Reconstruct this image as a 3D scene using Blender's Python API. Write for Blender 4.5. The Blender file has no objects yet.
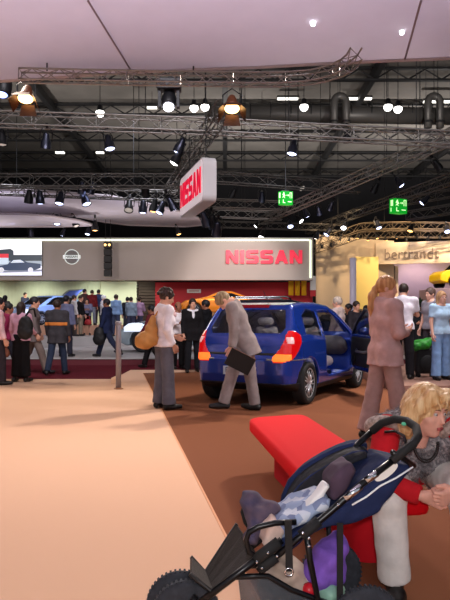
import bpy, math, random
import numpy as np
from mathutils import Vector, Matrix
random.seed(5); rng = np.random.default_rng(5)
SC = bpy.context.scene
COL = SC.collection
PI = math.pi
F, HZ, CX, HC = 600.0, 321.0, 225.0, 1.25      # focal (px), horizon row, centre column, camera height

def P(x, y, Y):
    return Vector(((x-CX)/F*Y, Y, HC-(y-HZ)/F*Y))
def G(x, y, z=0.0):
    Y = F*(HC-z)/(y-HZ)
    return Vector(((x-CX)/F*Y, Y, z))
def atz(x, y, z):
    Y = F*(z-HC)/(HZ-y)
    return Vector(((x-CX)/F*Y, Y, z))

# ---------------------------------------------------------------- materials
def lin(c):
    out = []
    for v in c[:3]:
        v = v/255.0
        out.append(v/12.92 if v <= 0.04045 else ((v+0.055)/1.055)**2.4)
    return (out[0], out[1], out[2], 1.0)
_M = {}
def mat(name, col, rough=0.6, metal=0.0, var=0.0, scale=20.0, bump=0.0, bscale=None, coat=0.0, emit=None, estr=0.0,
        alpha=1.0, trans=0.0, spec=0.5, stretch=None, col2=None, ior=1.45, sss=0.0):
    if name in _M: return _M[name]
    m = bpy.data.materials.new(name); m.use_nodes = True
    nt = m.node_tree; b = nt.nodes['Principled BSDF']
    b.inputs['Base Color'].default_value = lin(col)
    b.inputs['Roughness'].default_value = rough
    b.inputs['Metallic'].default_value = metal
    b.inputs['Specular IOR Level'].default_value = spec
    b.inputs['IOR'].default_value = ior
    if coat: b.inputs['Coat Weight'].default_value = coat; b.inputs['Coat Roughness'].default_value = 0.05
    if trans: b.inputs['Transmission Weight'].default_value = trans
    if alpha < 1: b.inputs['Alpha'].default_value = alpha
    if emit is not None:
        b.inputs['Emission Color'].default_value = lin(emit); b.inputs['Emission Strength'].default_value = estr
        m.cycles.emission_sampling = 'NONE'
    if sss: b.inputs['Subsurface Weight'].default_value = sss; b.inputs['Subsurface Radius'].default_value = (.01, .004, .002)
    if var or bump:
        tc = nt.nodes.new('ShaderNodeTexCoord'); mp = nt.nodes.new('ShaderNodeMapping')
        nt.links.new(tc.outputs['Object'], mp.inputs['Vector'])
        if stretch: mp.inputs['Scale'].default_value = stretch
        n = nt.nodes.new('ShaderNodeTexNoise'); n.inputs['Scale'].default_value = scale; n.inputs['Detail'].default_value = 4
        nt.links.new(mp.outputs['Vector'], n.inputs['Vector'])
        if var:
            r = nt.nodes.new('ShaderNodeValToRGB')
            c = lin(col); c2 = lin(col2) if col2 else tuple(min(1, v*(1+var)) for v in c[:3])+(1,)
            c1 = c if col2 else tuple(v*(1-var) for v in c[:3])+(1,)
            r.color_ramp.elements[0].position = .35; r.color_ramp.elements[1].position = .65
            r.color_ramp.elements[0].color = c1; r.color_ramp.elements[1].color = c2
            nt.links.new(n.outputs['Fac'], r.inputs['Fac']); nt.links.new(r.outputs['Color'], b.inputs['Base Color'])
        if bump:
            n2 = n
            if bscale:
                n2 = nt.nodes.new('ShaderNodeTexNoise'); n2.inputs['Scale'].default_value = bscale; n2.inputs['Detail'].default_value = 3
                nt.links.new(mp.outputs['Vector'], n2.inputs['Vector'])
            bp = nt.nodes.new('ShaderNodeBump'); bp.inputs['Strength'].default_value = bump; bp.inputs['Distance'].default_value = .02
            nt.links.new(n2.outputs['Fac'], bp.inputs['Height']); nt.links.new(bp.outputs['Normal'], b.inputs['Normal'])
    _M[name] = m
    return m
def cloth(col, rough=.9):
    return mat('cloth_%d_%d_%d' % tuple(col[:3]), col, rough, var=.12, scale=9, bump=.35, bscale=14, spec=.2)
def skin(col=(214, 160, 135)):
    return mat('skin_%d_%d_%d' % tuple(col[:3]), col, .55, var=.06, scale=30, spec=.35)
def hairm(col, hi=None):
    return mat('hair_%d_%d_%d' % tuple(col[:3]), col, .5, var=.35, scale=38, stretch=(1, 1, .16), bump=.5, spec=.4, col2=hi)

# ---------------------------------------------------------------- objects
def tag(o, label=None, cat=None, group=None, kind=None):
    if label: o['label'] = label
    if cat: o['category'] = cat
    if group: o['group'] = group
    if kind: o['kind'] = kind
    return o
def empty(name, loc, label, cat, group=None, rz=0.0):
    o = bpy.data.objects.new(name, None); COL.objects.link(o)
    o.empty_display_size = .1
    o.location = loc; o.rotation_euler = (0, 0, rz)
    return tag(o, label, cat, group)
def link(name, me, m, parent=None, smooth=True):
    if m is not None:
        me.materials.clear(); me.materials.append(m)
    if smooth and len(me.polygons): me.polygons.foreach_set('use_smooth', [True]*len(me.polygons))
    o = bpy.data.objects.new(name, me); COL.objects.link(o)
    if parent is not None: o.parent = parent
    return o
def newmesh(V, Fc):
    me = bpy.data.meshes.new('m')
    V = V.tolist() if isinstance(V, np.ndarray) else [tuple(v) for v in V]
    Fc = Fc.tolist() if isinstance(Fc, np.ndarray) else Fc
    me.from_pydata(V, [], Fc); me.update()
    return me
def copytree(o, parent=None):
    c = o.copy(); COL.objects.link(c)
    if parent is not None: c.parent = parent
    for ch in list(o.children): copytree(ch, c)
    return c
def ordinal(i):
    return ['first','second','third','fourth','fifth','sixth','seventh','eighth','ninth','tenth','eleventh','twelfth','thirteenth','fourteenth'][i]

class MB:
    def __init__(s): s.V = []; s.F = []
    def add(s, vs, fs):
        o = len(s.V); s.V += [tuple(v) for v in vs]; s.F += [tuple(i+o for i in f) for f in fs]; return s
    def box(s, c, d, rot=None):
        c = Vector(c); vs = []
        for x in (-.5, .5):
            for y in (-.5, .5):
                for z in (-.5, .5):
                    v = Vector((x*d[0], y*d[1], z*d[2]))
                    if rot is not None: v = rot @ v
                    vs.append(c+v)
        return s.add(vs, [(0,1,3,2),(4,6,7,5),(0,4,5,1),(2,3,7,6),(0,2,6,4),(1,5,7,3)])
    def tube(s, pts, r, n=8, closed=False, cap=True):
        pts = [Vector(p) for p in pts]; N = len(pts)
        rs = r if isinstance(r, (list, tuple)) else [r]*N
        vs = []; fs = []
        prev = None
        for i, p in enumerate(pts):
            if closed: t = pts[(i+1) % N]-pts[i-1]
            else: t = pts[min(i+1, N-1)]-pts[max(i-1, 0)]
            t.normalize()
            if prev is None:
                a = Vector((0,0,1)) if abs(t.z) < .9 else Vector((1,0,0))
                u = t.cross(a).normalized()
            else:
                u = (prev-t*prev.dot(t))
                if u.length < 1e-6: u = t.orthogonal()
                u.normalize()
            prev = u; w = t.cross(u)
            for k in range(n):
                a = 2*PI*k/n
                vs.append(p+(u*math.cos(a)+w*math.sin(a))*rs[i])
        for i in range(N if closed else N-1):
            j = (i+1) % N
            for k in range(n):
                l = (k+1) % n
                fs.append((i*n+k, i*n+l, j*n+l, j*n+k))
        if cap and not closed:
            fs.append(tuple(range(n-1, -1, -1))); fs.append(tuple((N-1)*n+k for k in range(n)))
        return s.add(vs, fs)
    def lathe(s, prof, M=None, n=20, c=(0,0,0)):
        vs = []; fs = []; c = Vector(c)
        for (r, z) in prof:
            for k in range(n):
                a = 2*PI*k/n; v = Vector((r*math.cos(a), r*math.sin(a), z))
                if M is not None: v = M @ v
                vs.append(c+v)
        for i in range(len(prof)-1):
            for k in range(n):
                l = (k+1) % n
                fs.append((i*n+k, i*n+l, (i+1)*n+l, (i+1)*n+k))
        if prof[0][0] > 1e-5: fs.append(tuple(range(n-1, -1, -1)))
        if prof[-1][0] > 1e-5: fs.append(tuple((len(prof)-1)*n+k for k in range(n)))
        return s.add(vs, fs)
    def prism(s, poly, fn, d):
        """poly: 2D points; fn(u,v,w) -> point; extruded from w=0 to w=d"""
        n = len(poly)
        vs = [fn(u, v, 0) for u, v in poly]+[fn(u, v, d) for u, v in poly]
        fs = [tuple(range(n-1, -1, -1)), tuple(range(n, 2*n))]
        for i in range(n):
            j = (i+1) % n; fs.append((i, j, n+j, n+i))
        return s.add(vs, fs)
    def grid(s, rows):
        m = len(rows[0]); vs = [p for r in rows for p in r]
        fs = [(i*m+j, i*m+j+1, (i+1)*m+j+1, (i+1)*m+j) for i in range(len(rows)-1) for j in range(m-1)]
        return s.add(vs, fs)
    def ball(s, c, r, n=10):
        r = (r, r, r) if not isinstance(r, (tuple, list)) else r
        pr = [(math.sin(PI*i/n), -math.cos(PI*i/n)) for i in range(n+1)]
        M = Matrix.Diagonal(Vector(r))
        return s.lathe([(max(a, 1e-6), b) for a, b in pr], M, n*2, c)
    def build(s, name, m, parent=None, smooth=False, bevel=0.0, solid=0.0, sub=0):
        me = newmesh(s.V, s.F)
        import bmesh
        bm = bmesh.new(); bm.from_mesh(me); bmesh.ops.recalc_face_normals(bm, faces=bm.faces); bm.to_mesh(me); bm.free()
        o = link(name, me, m, parent, smooth)
        if solid:
            q = o.modifiers.new('s', 'SOLIDIFY'); q.thickness = solid; q.offset = 0
        if bevel:
            q = o.modifiers.new('b', 'BEVEL'); q.width = bevel; q.segments = 2; q.limit_method = 'ANGLE'
        if sub:
            q = o.modifiers.new('u', 'SUBSURF'); q.levels = sub; q.render_levels = sub
        return o

# ---------------------------------------------------------------- implicit surfaces
EDG = [(0,1),(2,3),(4,5),(6,7),(0,2),(1,3),(4,6),(5,7),(0,4),(1,5),(2,6),(3,7)]
def smin(a, b, k):
    h = np.clip(.5+.5*(b-a)/k, 0, 1)
    return b*(1-h)+a*h-k*h*(1-h)
class SDF:
    def __init__(s, lo, hi, v):
        s.lo = np.array(lo, float); s.v = v
        s.n = np.maximum(4, np.ceil((np.array(hi, float)-s.lo)/v).astype(int)+1)
        s.ax = [(s.lo[i]+np.arange(s.n[i])*v).astype(np.float32) for i in range(3)]
        s.D = np.full(s.n, 1e3, np.float32)
    def sub(s, lo, hi):
        i0 = np.clip(np.floor((np.array(lo)-s.lo)/s.v).astype(int), 0, s.n-1)
        i1 = np.clip(np.ceil((np.array(hi)-s.lo)/s.v).astype(int)+1, 0, s.n)
        if np.any(i1 <= i0): return None, None
        sl = tuple(slice(a, b) for a, b in zip(i0, i1))
        X, Y, Z = s.ax[0][sl[0]][:, None, None], s.ax[1][sl[1]][None, :, None], s.ax[2][sl[2]][None, None, :]
        return sl, (X, Y, Z)
    def put(s, sl, d, k): s.D[sl] = smin(s.D[sl], d, k)
    def rc(s, a, b, ra, rb=None, k=.02, cut=False):
        rb = ra if rb is None else rb
        a = np.array(a, float); b = np.array(b, float); R = max(ra, rb)+k+3*s.v
        sl, g = s.sub(np.minimum(a, b)-R, np.maximum(a, b)+R)
        if sl is None: return s
        ab = b-a; L = float(ab@ab)+1e-9
        t = np.clip(((g[0]-a[0])*ab[0]+(g[1]-a[1])*ab[1]+(g[2]-a[2])*ab[2])/L, 0, 1)
        d = np.sqrt((g[0]-a[0]-t*ab[0])**2+(g[1]-a[1]-t*ab[1])**2+(g[2]-a[2]-t*ab[2])**2)-(ra+(rb-ra)*t)
        if cut: s.D[sl] = -smin(-s.D[sl], d, k)
        else: s.put(sl, d, k)
        return s
    def path(s, pts, rs, k=.02):
        for i in range(len(pts)-1): s.rc(pts[i], pts[i+1], rs[i], rs[i+1], k)
        return s
    def ell(s, c, r, R=None, k=.02, cut=False):
        c = np.array(c, float); r = np.array(r, float); e = float(r.max())+k+3*s.v
        sl, g = s.sub(c-e, c+e)
        if sl is None: return s
        x, y, z = g[0]-c[0], g[1]-c[1], g[2]-c[2]
        if R is not None:                      # rows of R = local axes
            R = np.array(R, float)
            x, y, z = (R[i][0]*x+R[i][1]*y+R[i][2]*z for i in range(3))
        k0 = np.sqrt((x/r[0])**2+(y/r[1])**2+(z/r[2])**2)
        k1 = np.sqrt((x/r[0]**2)**2+(y/r[1]**2)**2+(z/r[2]**2)**2)+1e-9
        d = k0*(k0-1)/k1
        if cut: s.D[sl] = -smin(-s.D[sl], d, k)
        else: s.put(sl, d, k)
        return s
    def plane(s, p, n, k=.0):
        """keep the side opposite to n"""
        n = np.array(n, float); n = n/np.linalg.norm(n); p = np.array(p, float)
        d = ((s.ax[0]-p[0])*n[0])[:, None, None]+((s.ax[1]-p[1])*n[1])[None, :, None]+((s.ax[2]-p[2])*n[2])[None, None, :]
        s.D = np.maximum(s.D, d) if k <= 0 else -smin(-s.D, -d, k)
        return s
    def bump(s, f, amp):
        X, Y, Z = s.ax[0][:, None, None], s.ax[1][None, :, None], s.ax[2][None, None, :]
        s.D = s.D+amp*f(X, Y, Z); return s
    def mesh(s, smooth=0):
        D = s.D
        D[0] = D[-1] = 1; D[:, 0] = D[:, -1] = 1; D[:, :, 0] = D[:, :, -1] = 1
        ins = D < 0
        c = [ins[i:ins.shape[0]-1+i, j:ins.shape[1]-1+j, k:ins.shape[2]-1+k] for i in (0,1) for j in (0,1) for k in (0,1)]
        tot = sum(x.astype(np.int8) for x in c)
        idx = np.argwhere((tot > 0) & (tot < 8))
        if len(idx) == 0: return np.zeros((0,3)), np.zeros((0,4), int)
        off = np.array([(i,j,k) for i in (0,1) for j in (0,1) for k in (0,1)])
        vals = np.stack([D[idx[:,0]+o[0], idx[:,1]+o[1], idx[:,2]+o[2]] for o in off], 1)
        acc = np.zeros((len(idx), 3)); cnt = np.zeros(len(idx))
        for a, b in EDG:
            va, vb = vals[:, a], vals[:, b]; m = (va < 0) != (vb < 0)
            t = np.where(m, va/np.where(m, va-vb, 1), 0)
            acc += np.where(m[:, None], off[a]+(off[b]-off[a])*t[:, None], 0); cnt += m
        V = s.lo+(idx+acc/cnt[:, None])*s.v
        mp = np.full(tot.shape, -1, np.int64); mp[idx[:,0], idx[:,1], idx[:,2]] = np.arange(len(idx))
        Fs = []
        for ax in range(3):
            sl0 = [slice(None)]*3; sl1 = [slice(None)]*3
            sl0[ax] = slice(0, -1); sl1[ax] = slice(1, None)
            ch = ins[tuple(sl0)] != ins[tuple(sl1)]
            e = np.argwhere(ch); o1, o2 = (ax+1) % 3, (ax+2) % 3
            e = e[(e[:, o1] > 0) & (e[:, o2] > 0) & (e[:, o1] < D.shape[o1]-1) & (e[:, o2] < D.shape[o2]-1)]
            if len(e) == 0: continue
            def cell(d1, d2):
                q = e.copy(); q[:, o1] += d1; q[:, o2] += d2
                return mp[q[:,0], q[:,1], q[:,2]]
            Q = np.stack([cell(-1,-1), cell(0,-1), cell(0,0), cell(-1,0)], 1)
            fl = ~ins[e[:,0], e[:,1], e[:,2]]
            Q[fl] = Q[fl][:, ::-1]
            Fs.append(Q[(Q >= 0).all(1)])
        Fc = np.concatenate(Fs)
        for _ in range(smooth):
            S = np.zeros_like(V); n = np.zeros(len(V))
            for i in range(4):
                a, b = Fc[:, i], Fc[:, (i+1) % 4]
                np.add.at(S, a, V[b]); np.add.at(n, a, 1); np.add.at(S, b, V[a]); np.add.at(n, b, 1)
            V = .5*V+.5*S/np.maximum(n, 1)[:, None]
        return V, Fc
def joinm(parts):
    V = []; Fc = []; o = 0
    for v, f in parts:
        if len(v) == 0: continue
        V.append(v); Fc.append(f+o); o += len(v)
    return np.concatenate(V), np.concatenate(Fc)
def poly_sd(poly, X, Z):
    """signed distance to a closed polygon on the mesh X,Z (negative inside)"""
    p = np.array(poly, float); d = np.full(X.shape, 1e9); inside = np.zeros(X.shape, bool)
    for i in range(len(p)):
        a, b = p[i], p[(i+1) % len(p)]
        e = b-a; wx, wz = X-a[0], Z-a[1]
        t = np.clip((wx*e[0]+wz*e[1])/(e@e+1e-12), 0, 1)
        d = np.minimum(d, (wx-t*e[0])**2+(wz-t*e[1])**2)
        cond = ((a[1] <= Z) & (b[1] > Z)) | ((b[1] <= Z) & (a[1] > Z))
        with np.errstate(divide='ignore', invalid='ignore'):
            xi = a[0]+(Z-a[1])/(b[1]-a[1]+1e-12)*e[0]
        inside ^= cond & (X < xi)
    d = np.sqrt(d)
    return np.where(inside, -d, d)
def inpoly(poly, x, z): return poly_sd(poly, np.asarray(x, float), np.asarray(z, float)) < 0

def textobj(name, s, m, parent, loc, rot, size, depth=.01, xs=1.0, bold=0.0):
    """solid lettering standing at loc (centre), text plane given by euler rot; returns mesh object"""
    cu = bpy.data.curves.new('t', 'FONT'); cu.body = s; cu.size = size; cu.extrude = depth; cu.offset = bold
    cu.align_x = 'CENTER'; cu.align_y = 'CENTER'
    o = bpy.data.objects.new('t', cu); COL.objects.link(o)
    dg = bpy.context.evaluated_depsgraph_get(); me = bpy.data.meshes.new_from_object(o.evaluated_get(dg))
    COL.objects.unlink(o); bpy.data.objects.remove(o)
    for v in me.vertices: v.co.x *= xs
    q = link(name, me, m, parent, False); q.location = loc; q.rotation_euler = rot
    return q
# ================================================================ people
_T = {}
def head_t():
    if 'head' in _T: return _T['head']
    s = SDF((-.11,-.13,-.2), (.11,.15,.15), .006)
    s.ell((0,-.012,.03), (.077,.098,.093), k=.02)
    s.ell((0,.03,-.045), (.058,.066,.072), k=.03)
    s.ell((0,.065,-.097), (.024,.02,.018), k=.025)
    s.ell((.04,.055,-.025), (.022,.025,.022), k=.02); s.ell((-.04,.055,-.025), (.022,.025,.022), k=.02)
    s.rc((0,.086,.02), (0,.105,-.024), .008, .012, k=.012)
    s.rc((-.035,.08,.03), (.035,.08,.03), .01, k=.015)
    for sx in (-1,1):
        s.ell((sx*.079,-.012,-.01), (.01,.022,.03), k=.008)
        s.ell((sx*.03,.103,.01), (.018,.016,.011), k=.01, cut=True)
    s.ell((0,.088,-.055), (.02,.01,.006), k=.006); s.ell((0,.087,-.066), (.018,.01,.006), k=.006)
    s.rc((0,-.02,-.07), (0,-.035,-.19), .054, .056, k=.03)
    _T['head'] = s.mesh(); return _T['head']
def hair_t(style):
    key = 'hair'+style
    if key in _T: return _T[key]
    s = SDF((-.18,-.3,-.5), (.18,.16,.18), .0085)
    s.ell((0,-.014,.034), (.089,.110,.107), k=.02)
    if style in ('bob', 'long'):
        z1 = -.13 if style == 'bob' else -.27
        for sx in (-1,1): s.rc((sx*.07,-.01,.03), (sx*.075,-.01,z1), .03, .026, k=.03)
        s.rc((0,-.06,.0), (0,-.07,z1), .075, .06, k=.03)
    if style == 'curly':
        for i in range(26):
            a = rng.uniform(0, 2*PI); b = rng.uniform(-.1, 1.2)
            d = np.array((math.cos(a)*math.cos(b), math.sin(a)*math.cos(b)*1.1-.1, math.sin(b)*1.05))
            s.ell(d*.098+np.array((0,-.02,.03)), (.026,.026,.026), k=.012)
    s.ell((0,.128,-.035), (.084,.102,.106), k=.012, cut=True)
    if style in ('short', 'grey', 'curly', 'tail', 'bun'):
        s.plane((0,-.03,-.062), (0,.35,-1))
        s.rc((.1,.012,-.05), (.06,.012,-.05), .035, k=.01, cut=True); s.rc((-.1,.012,-.05), (-.06,.012,-.05), .035, k=.01, cut=True)
    if style == 'tail':
        s.path([(0,-.09,.0),(0,-.125,-.02),(0,-.135,-.10),(0,-.125,-.22),(0,-.11,-.34)], [.03,.026,.046,.042,.014], k=.03)
    if style == 'bun': s.ell((0,-.13,.05), (.045,.04,.045), k=.01)
    if style == 'bald':
        s.plane((0,0,.03), (0,0.2,1)); s.plane((0,-.03,-.062), (0,.35,-1))
    s.bump(lambda x, y, z: np.sin(x*150+z*25)*np.sin(y*140-z*30), .0022)
    _T[key] = s.mesh(); return _T[key]
def hand_t(curl):
    key = 'hand%d' % curl
    if key in _T: return _T[key]
    s = SDF((-.13,-.08,-.24), (.06,.11,.05), .0045)
    c = math.radians(curl)
    s.rc((0,0,.03), (0,0,-.01), .026, .024, k=.012)
    for y, L in ((.032,.072),(.011,.08),(-.010,.074),(-.030,.058)):
        s.rc((0,y*.5,-.01), (0,y,-.088), .015, .013, k=.012)
        p = np.array((0,y,-.088)); a = c*.5
        for q, (f, r) in enumerate(((.45,.0095),(.32,.0088),(.23,.0078))):
            d = np.array((-math.sin(a), y*.6*(1 if q == 0 else 0), -math.cos(a))); p2 = p+d/np.linalg.norm(d)*L*f
            s.rc(p, p2, r, r*.95, k=.004); p = p2; a += c*.8
    s.rc((-.004,.02,-.02), (-.018,.05,-.058), .014, .0115, k=.01); s.rc((-.018,.05,-.058), (-.03,.055,-.092), .0108, .009, k=.005)
    _T[key] = s.mesh(); return _T[key]
def xf(t, M):
    V, Fc = t; A = np.array(M)
    Fo = Fc if np.linalg.det(A[:3,:3]) > 0 else Fc[:, ::-1]
    return V@A[:3,:3].T+A[:3,3], Fo
def frame(loc, x, y, z, s=1.0):
    M = Matrix.Identity(4)
    for i, a in enumerate((x, y, z)):
        for j in range(3): M[j][i] = a[j]*s
    for j in range(3): M[j][3] = loc[j]
    return M
D2 = math.radians
FOLD = lambda x, y, z: np.sin(z*44+2.2*np.sin(x*19+y*15)+y*18)*np.sin(x*17-y*21+z*8)
def fk(H=1.75, lean=0, legs=((6,2,3),(-6,4,3)), arms=((5,10,15,0),(5,10,15,0)), hp=5, hy=0, broad=1.0, hroll=0, hip_shift=0):
    k = H/1.75; J = {'k': k}
    u = Vector((0, math.sin(D2(lean)), math.cos(D2(lean))))
    p0 = Vector((0,0,0)); J['u'] = u
    for s, sd, (f, kn, ab) in (('R',1,legs[0]),('L',-1,legs[1])):
        h = Vector((sd*.088*k, 0, -.03*k)); a = D2(f); b = D2(f-kn)
        kp = h+Vector((sd*math.sin(D2(ab)), math.sin(a), -math.cos(a)))*.415*k
        an = kp+Vector((sd*math.sin(D2(ab))*.6, math.sin(b), -math.cos(b)))*.42*k
        J['hip'+s], J['kn'+s], J['an'+s] = h, kp, an
        pt = max(-.6, min(.5, -(b)*.6 if b < -.15 else 0))
        J['toe'+s] = an+Vector((sd*.03, .165*math.cos(pt), -.045+.165*math.sin(pt)))*k
        J['heel'+s] = an+Vector((0, -.045*math.cos(pt), -.045-.045*math.sin(pt)))*k
    J['p'] = p0; J['ch'] = u*.34*k; J['ne'] = u*.53*k+Vector((0,-.01,0))
    J['r'] = Vector((1,0,0))
    fw = Vector((0, math.cos(D2(lean)), -math.sin(D2(lean)))); J['fw'] = fw
    for s, sd, (f, ab, el, inw) in (('R',1,arms[0]),('L',-1,arms[1])):
        sh = u*.475*k+Vector((sd*.178*k*broad, 0, 0))
        a = D2(f); b = D2(f+el)
        e = sh+Vector((sd*math.sin(D2(ab)), math.sin(a)*math.cos(D2(ab)), -math.cos(a)*math.cos(D2(ab))))*.285*k
        d = Vector((sd*math.sin(D2(ab*.3))-sd*math.sin(D2(inw)), math.sin(b)*math.cos(D2(inw)), -math.cos(b)*math.cos(D2(inw)))).normalized()
        J['sh'+s], J['el'+s], J['wr'+s] = sh, e, e+d*.25*k
    pit = D2(hp+lean*.6); hd = J['ne']+Vector((0, math.sin(pit)*.1+.02, math.cos(pit)*.135))*k
    J['hd'] = hd; J['hM'] = Matrix.Rotation(-D2(hy), 3, 'Z') @ Matrix.Rotation(-(D2(hp+lean*.5)), 3, 'X') @ Matrix.Rotation(D2(hroll), 3, 'Y')
    zmin = min(J['anR'].z, J['anL'].z)-.088*k
    for q in list(J):
        if isinstance(J[q], Vector) and q not in ('u','r','fw'): J[q] = J[q]-Vector((0,0,zmin))
    return J
def torso_prims(s, J, o, fem, skirt=0.0, flare=0.0):
    k = J['k']; r = J['r']; p, ch, ne = J['p'], J['ch'], J['ne']
    r2 = (J['shR']-J['shL']).normalized()
    w = .082 if fem else .075
    s.rc(p-r*w*k, p+r*w*k, .108*k+o, k=.03)
    m = p.lerp(ch, .5)
    ww = .045 if fem else .062
    s.rc(m-r*ww*k, m+r*ww*k, .098*k+o, k=.08)
    cw = .075 if fem else .095
    s.rc(ch-r2*cw*k, ch+r2*cw*k, .108*k+o, k=.08)
    if fem:
        f = J['fw']
        for sd in (-1,1): s.ell(ch+r2*sd*.065*k+f*.078*k-J['u']*.02*k, (.050*k+o,)*3, k=.05)
    s.path([J['shL'], ne-J['u']*.035*k, J['shR']], [.058*k+o, .07*k+o, .058*k+o], k=.05)
    s.rc(ch, ne-J['u']*.03*k, .10*k+o, .07*k+o, k=.06)
    if skirt:
        q = p-J['u']*skirt; s.rc(p-r*w*k, q-r*(w+flare)*k, .108*k+o, .108*k+o+flare, k=.03); s.rc(p+r*w*k, q+r*(w+flare)*k, .108*k+o, .108*k+o+flare, k=.03)
        s.rc(q-r*(w+flare)*k, q+r*(w+flare)*k, .108*k+o+flare, k=.03)
def bounds(J, pad=.22):
    a = np.array([list(J[q]) for q in J if isinstance(J[q], Vector) and q not in ('u','r','fw')])
    return a.min(0)-pad, a.max(0)+pad
def dress(root, J, vox=.016, fem=False, sk=(214,160,135), hair='short', hc=(50,38,30), hhi=None, top=(60,60,70), topk='shirt', sleeve='long', hemd=None,
          bot=(40,40,48), botk='trousers', shoe=(25,22,22), hands=(35,35), eyes=False, inner=None, hs=1.0, handM=None):
    k = J['k']; lo, hi = bounds(J)
    # ---- body
    s = SDF(lo, hi, vox)
    torso_prims(s, J, -.012, fem)
    for q in 'RL':
        s.rc(J['hip'+q], J['kn'+q], .076*k, .05*k, k=.04); s.rc(J['kn'+q], J['an'+q], .048*k, .036*k, k=.03)
        s.rc(J['heel'+q], J['toe'+q], .034*k, .028*k, k=.03)
        s.rc(J['sh'+q], J['el'+q], .045*k, .037*k, k=.03); s.rc(J['el'+q], J['wr'+q], .037*k, .025*k, k=.02)
    s.rc(J['ne']-J['u']*.04*k, J['hd']-Vector((0,0,.03)), .052*k, .05*k, k=.03)
    parts = [s.mesh()]
    hM = J['hM'].to_4x4(); hM.translation = J['hd']; HM = hM @ Matrix.Scale(k*hs, 4)
    parts.append(xf(head_t(), HM))
    for i, q in enumerate('RL'):
        if hands[i] is None: continue
        if handM and handM[i] is not None: M = handM[i]
        else:
            z = -(J['wr'+q]-J['el'+q]).normalized(); y = Vector((0,1,.4)); y = (y-z*y.dot(z)).normalized(); x = y.cross(z)
            M = frame(J['wr'+q], x if q == 'R' else -x, y, z, k)
        parts.append(xf(hand_t(hands[i]), M))
    V, Fc = joinm(parts)
    link('body', newmesh(V, Fc), skin(sk), root)
    # ---- hair
    if hair:
        V, Fc = xf(hair_t(hair), HM); link('hair', newmesh(V, Fc), hairm(hc, hhi), root)
    if eyes:
        for sx in (-1,1):
            mb = MB(); mb.ball((0,0,0), .0095*k, 6)
            e = mb.build('eye', mat('eye_white', (196,190,186), .4), root, True); e.location = HM @ Vector((sx*.031,.0795,.010))
            mb = MB(); mb.ball((0,0,0), .005*k, 6)
            i = mb.build('iris', mat('iris', (50,60,70), .3), e, True); i.location = (HM.to_3x3() @ Vector((0,.0065,0)))
        V = None
    # ---- trousers / skirt
    u = J['u']; r = J['r']
    s = SDF(lo, hi, vox)
    o = .008
    waist = J['p']+u*.10*k
    if botk in ('trousers', 'jeans', 'flared', 'crop'):
        s.rc(J['p']-r*.078*k, J['p']+r*.078*k, .108*k+o, k=.03); m = J['p']+u*.12*k
        s.rc(m-r*.05*k, m+r*.05*k, .10*k+o, k=.05); s.plane(waist, u)
        for q in 'RL':
            a, b, c = J['hip'+q], J['kn'+q], J['an'+q]
            ra, rb, rcc = (.092, .074, .068) if botk != 'flared' else (.090, .078, .092)
            if botk == 'jeans': ra, rb, rcc = .088, .068, .060
            s.rc(a, b, ra*k+o, rb*k+o, k=.03)
            e = b.lerp(c, 1.04 if botk != 'crop' else .8)
            t = SDF(lo, hi, vox); t.rc(b, e, rb*k+o, rcc*k+o, k=.01); t.plane(e-(e-b).normalized()*.01, e-b)
            s.D = smin(s.D, t.D, .025)
    else:
        L = {'skirt': .5, 'long_skirt': .86}[botk]
        s.rc(J['p']-r*.07*k, J['p']+r*.07*k, .112*k+o, k=.03); m = J['p']+u*.1*k; s.rc(m-r*.05*k, m+r*.05*k, .1*k+o, k=.05)
        s.plane(waist, u)
        for q, sd in (('R',1),('L',-1)):
            a = J['p']+r*sd*.07*k; b = Vector((a.x, a.y, 0)).lerp(a, 1-L)+r*sd*.035*k
            b = Vector((b.x, b.y, a.z-L*k))
            s.rc(a, b, .11*k, .12*k, k=.06)
        s.plane((0,0,J['p'].z-(L-.03)*k), (0,0,-1))
    if vox < .0165: s.bump(FOLD, .0025)
    V, Fc = s.mesh(); link('trousers' if botk in ('trousers','flared','crop') else ('jeans' if botk == 'jeans' else 'skirt'), newmesh(V, Fc), cloth(bot), root)
    # ---- top
    s = SDF(lo, hi, vox); o = .014 if topk in ('shirt','tee','blouse') else .024
    sk_ = .05*k if topk in ('shirt','tee','blouse') else (hemd or .21)*k
    torso_prims(s, J, o, fem, sk_+.05, .012 if topk == 'jacket' else .006)
    s.plane(J['ne']+u*.012*k+J['fw']*.0, u+J['fw']*.55); s.plane(J['p']-u*sk_, -u)
    if topk == 'jacket' and inner:
        s.ell(J['ch']+J['fw']*.14*k+u*.13*k, (.035*k,.09*k,.15*k), k=.01, cut=True)
    for q in 'RL':
        t = SDF(lo, hi, vox); e1, e2 = J['el'+q], J['wr'+q]
        t.rc(J['sh'+q], e1, .058*k+o, .046*k+o*.8, k=.03)
        if sleeve == 'long':
            w = e1.lerp(e2, .98); t.rc(e1, w, .046*k+o*.8, .034*k+o*.8, k=.02); t.plane(e1.lerp(e2, .95), e2-e1)
        else:
            w = J['sh'+q].lerp(e1, .72); t.plane(w, e1-J['sh'+q])
        s.D = smin(s.D, t.D, .03)
    if vox < .0165: s.bump(FOLD, .0018)
    V, Fc = s.mesh(); link({'jacket':'jacket','shirt':'shirt','tee':'t_shirt','blouse':'blouse','coat':'coat'}[topk], newmesh(V, Fc), cloth(top), root)
    if topk == 'jacket' and inner:
        s = SDF(lo, hi, vox); torso_prims(s, J, .008, fem); s.plane(J['ne']+u*.02*k, u+J['fw']*.3); s.plane(J['p'], -u)
        V, Fc = s.mesh(); link('shirt', newmesh(V, Fc), cloth(inner), root)
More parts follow.
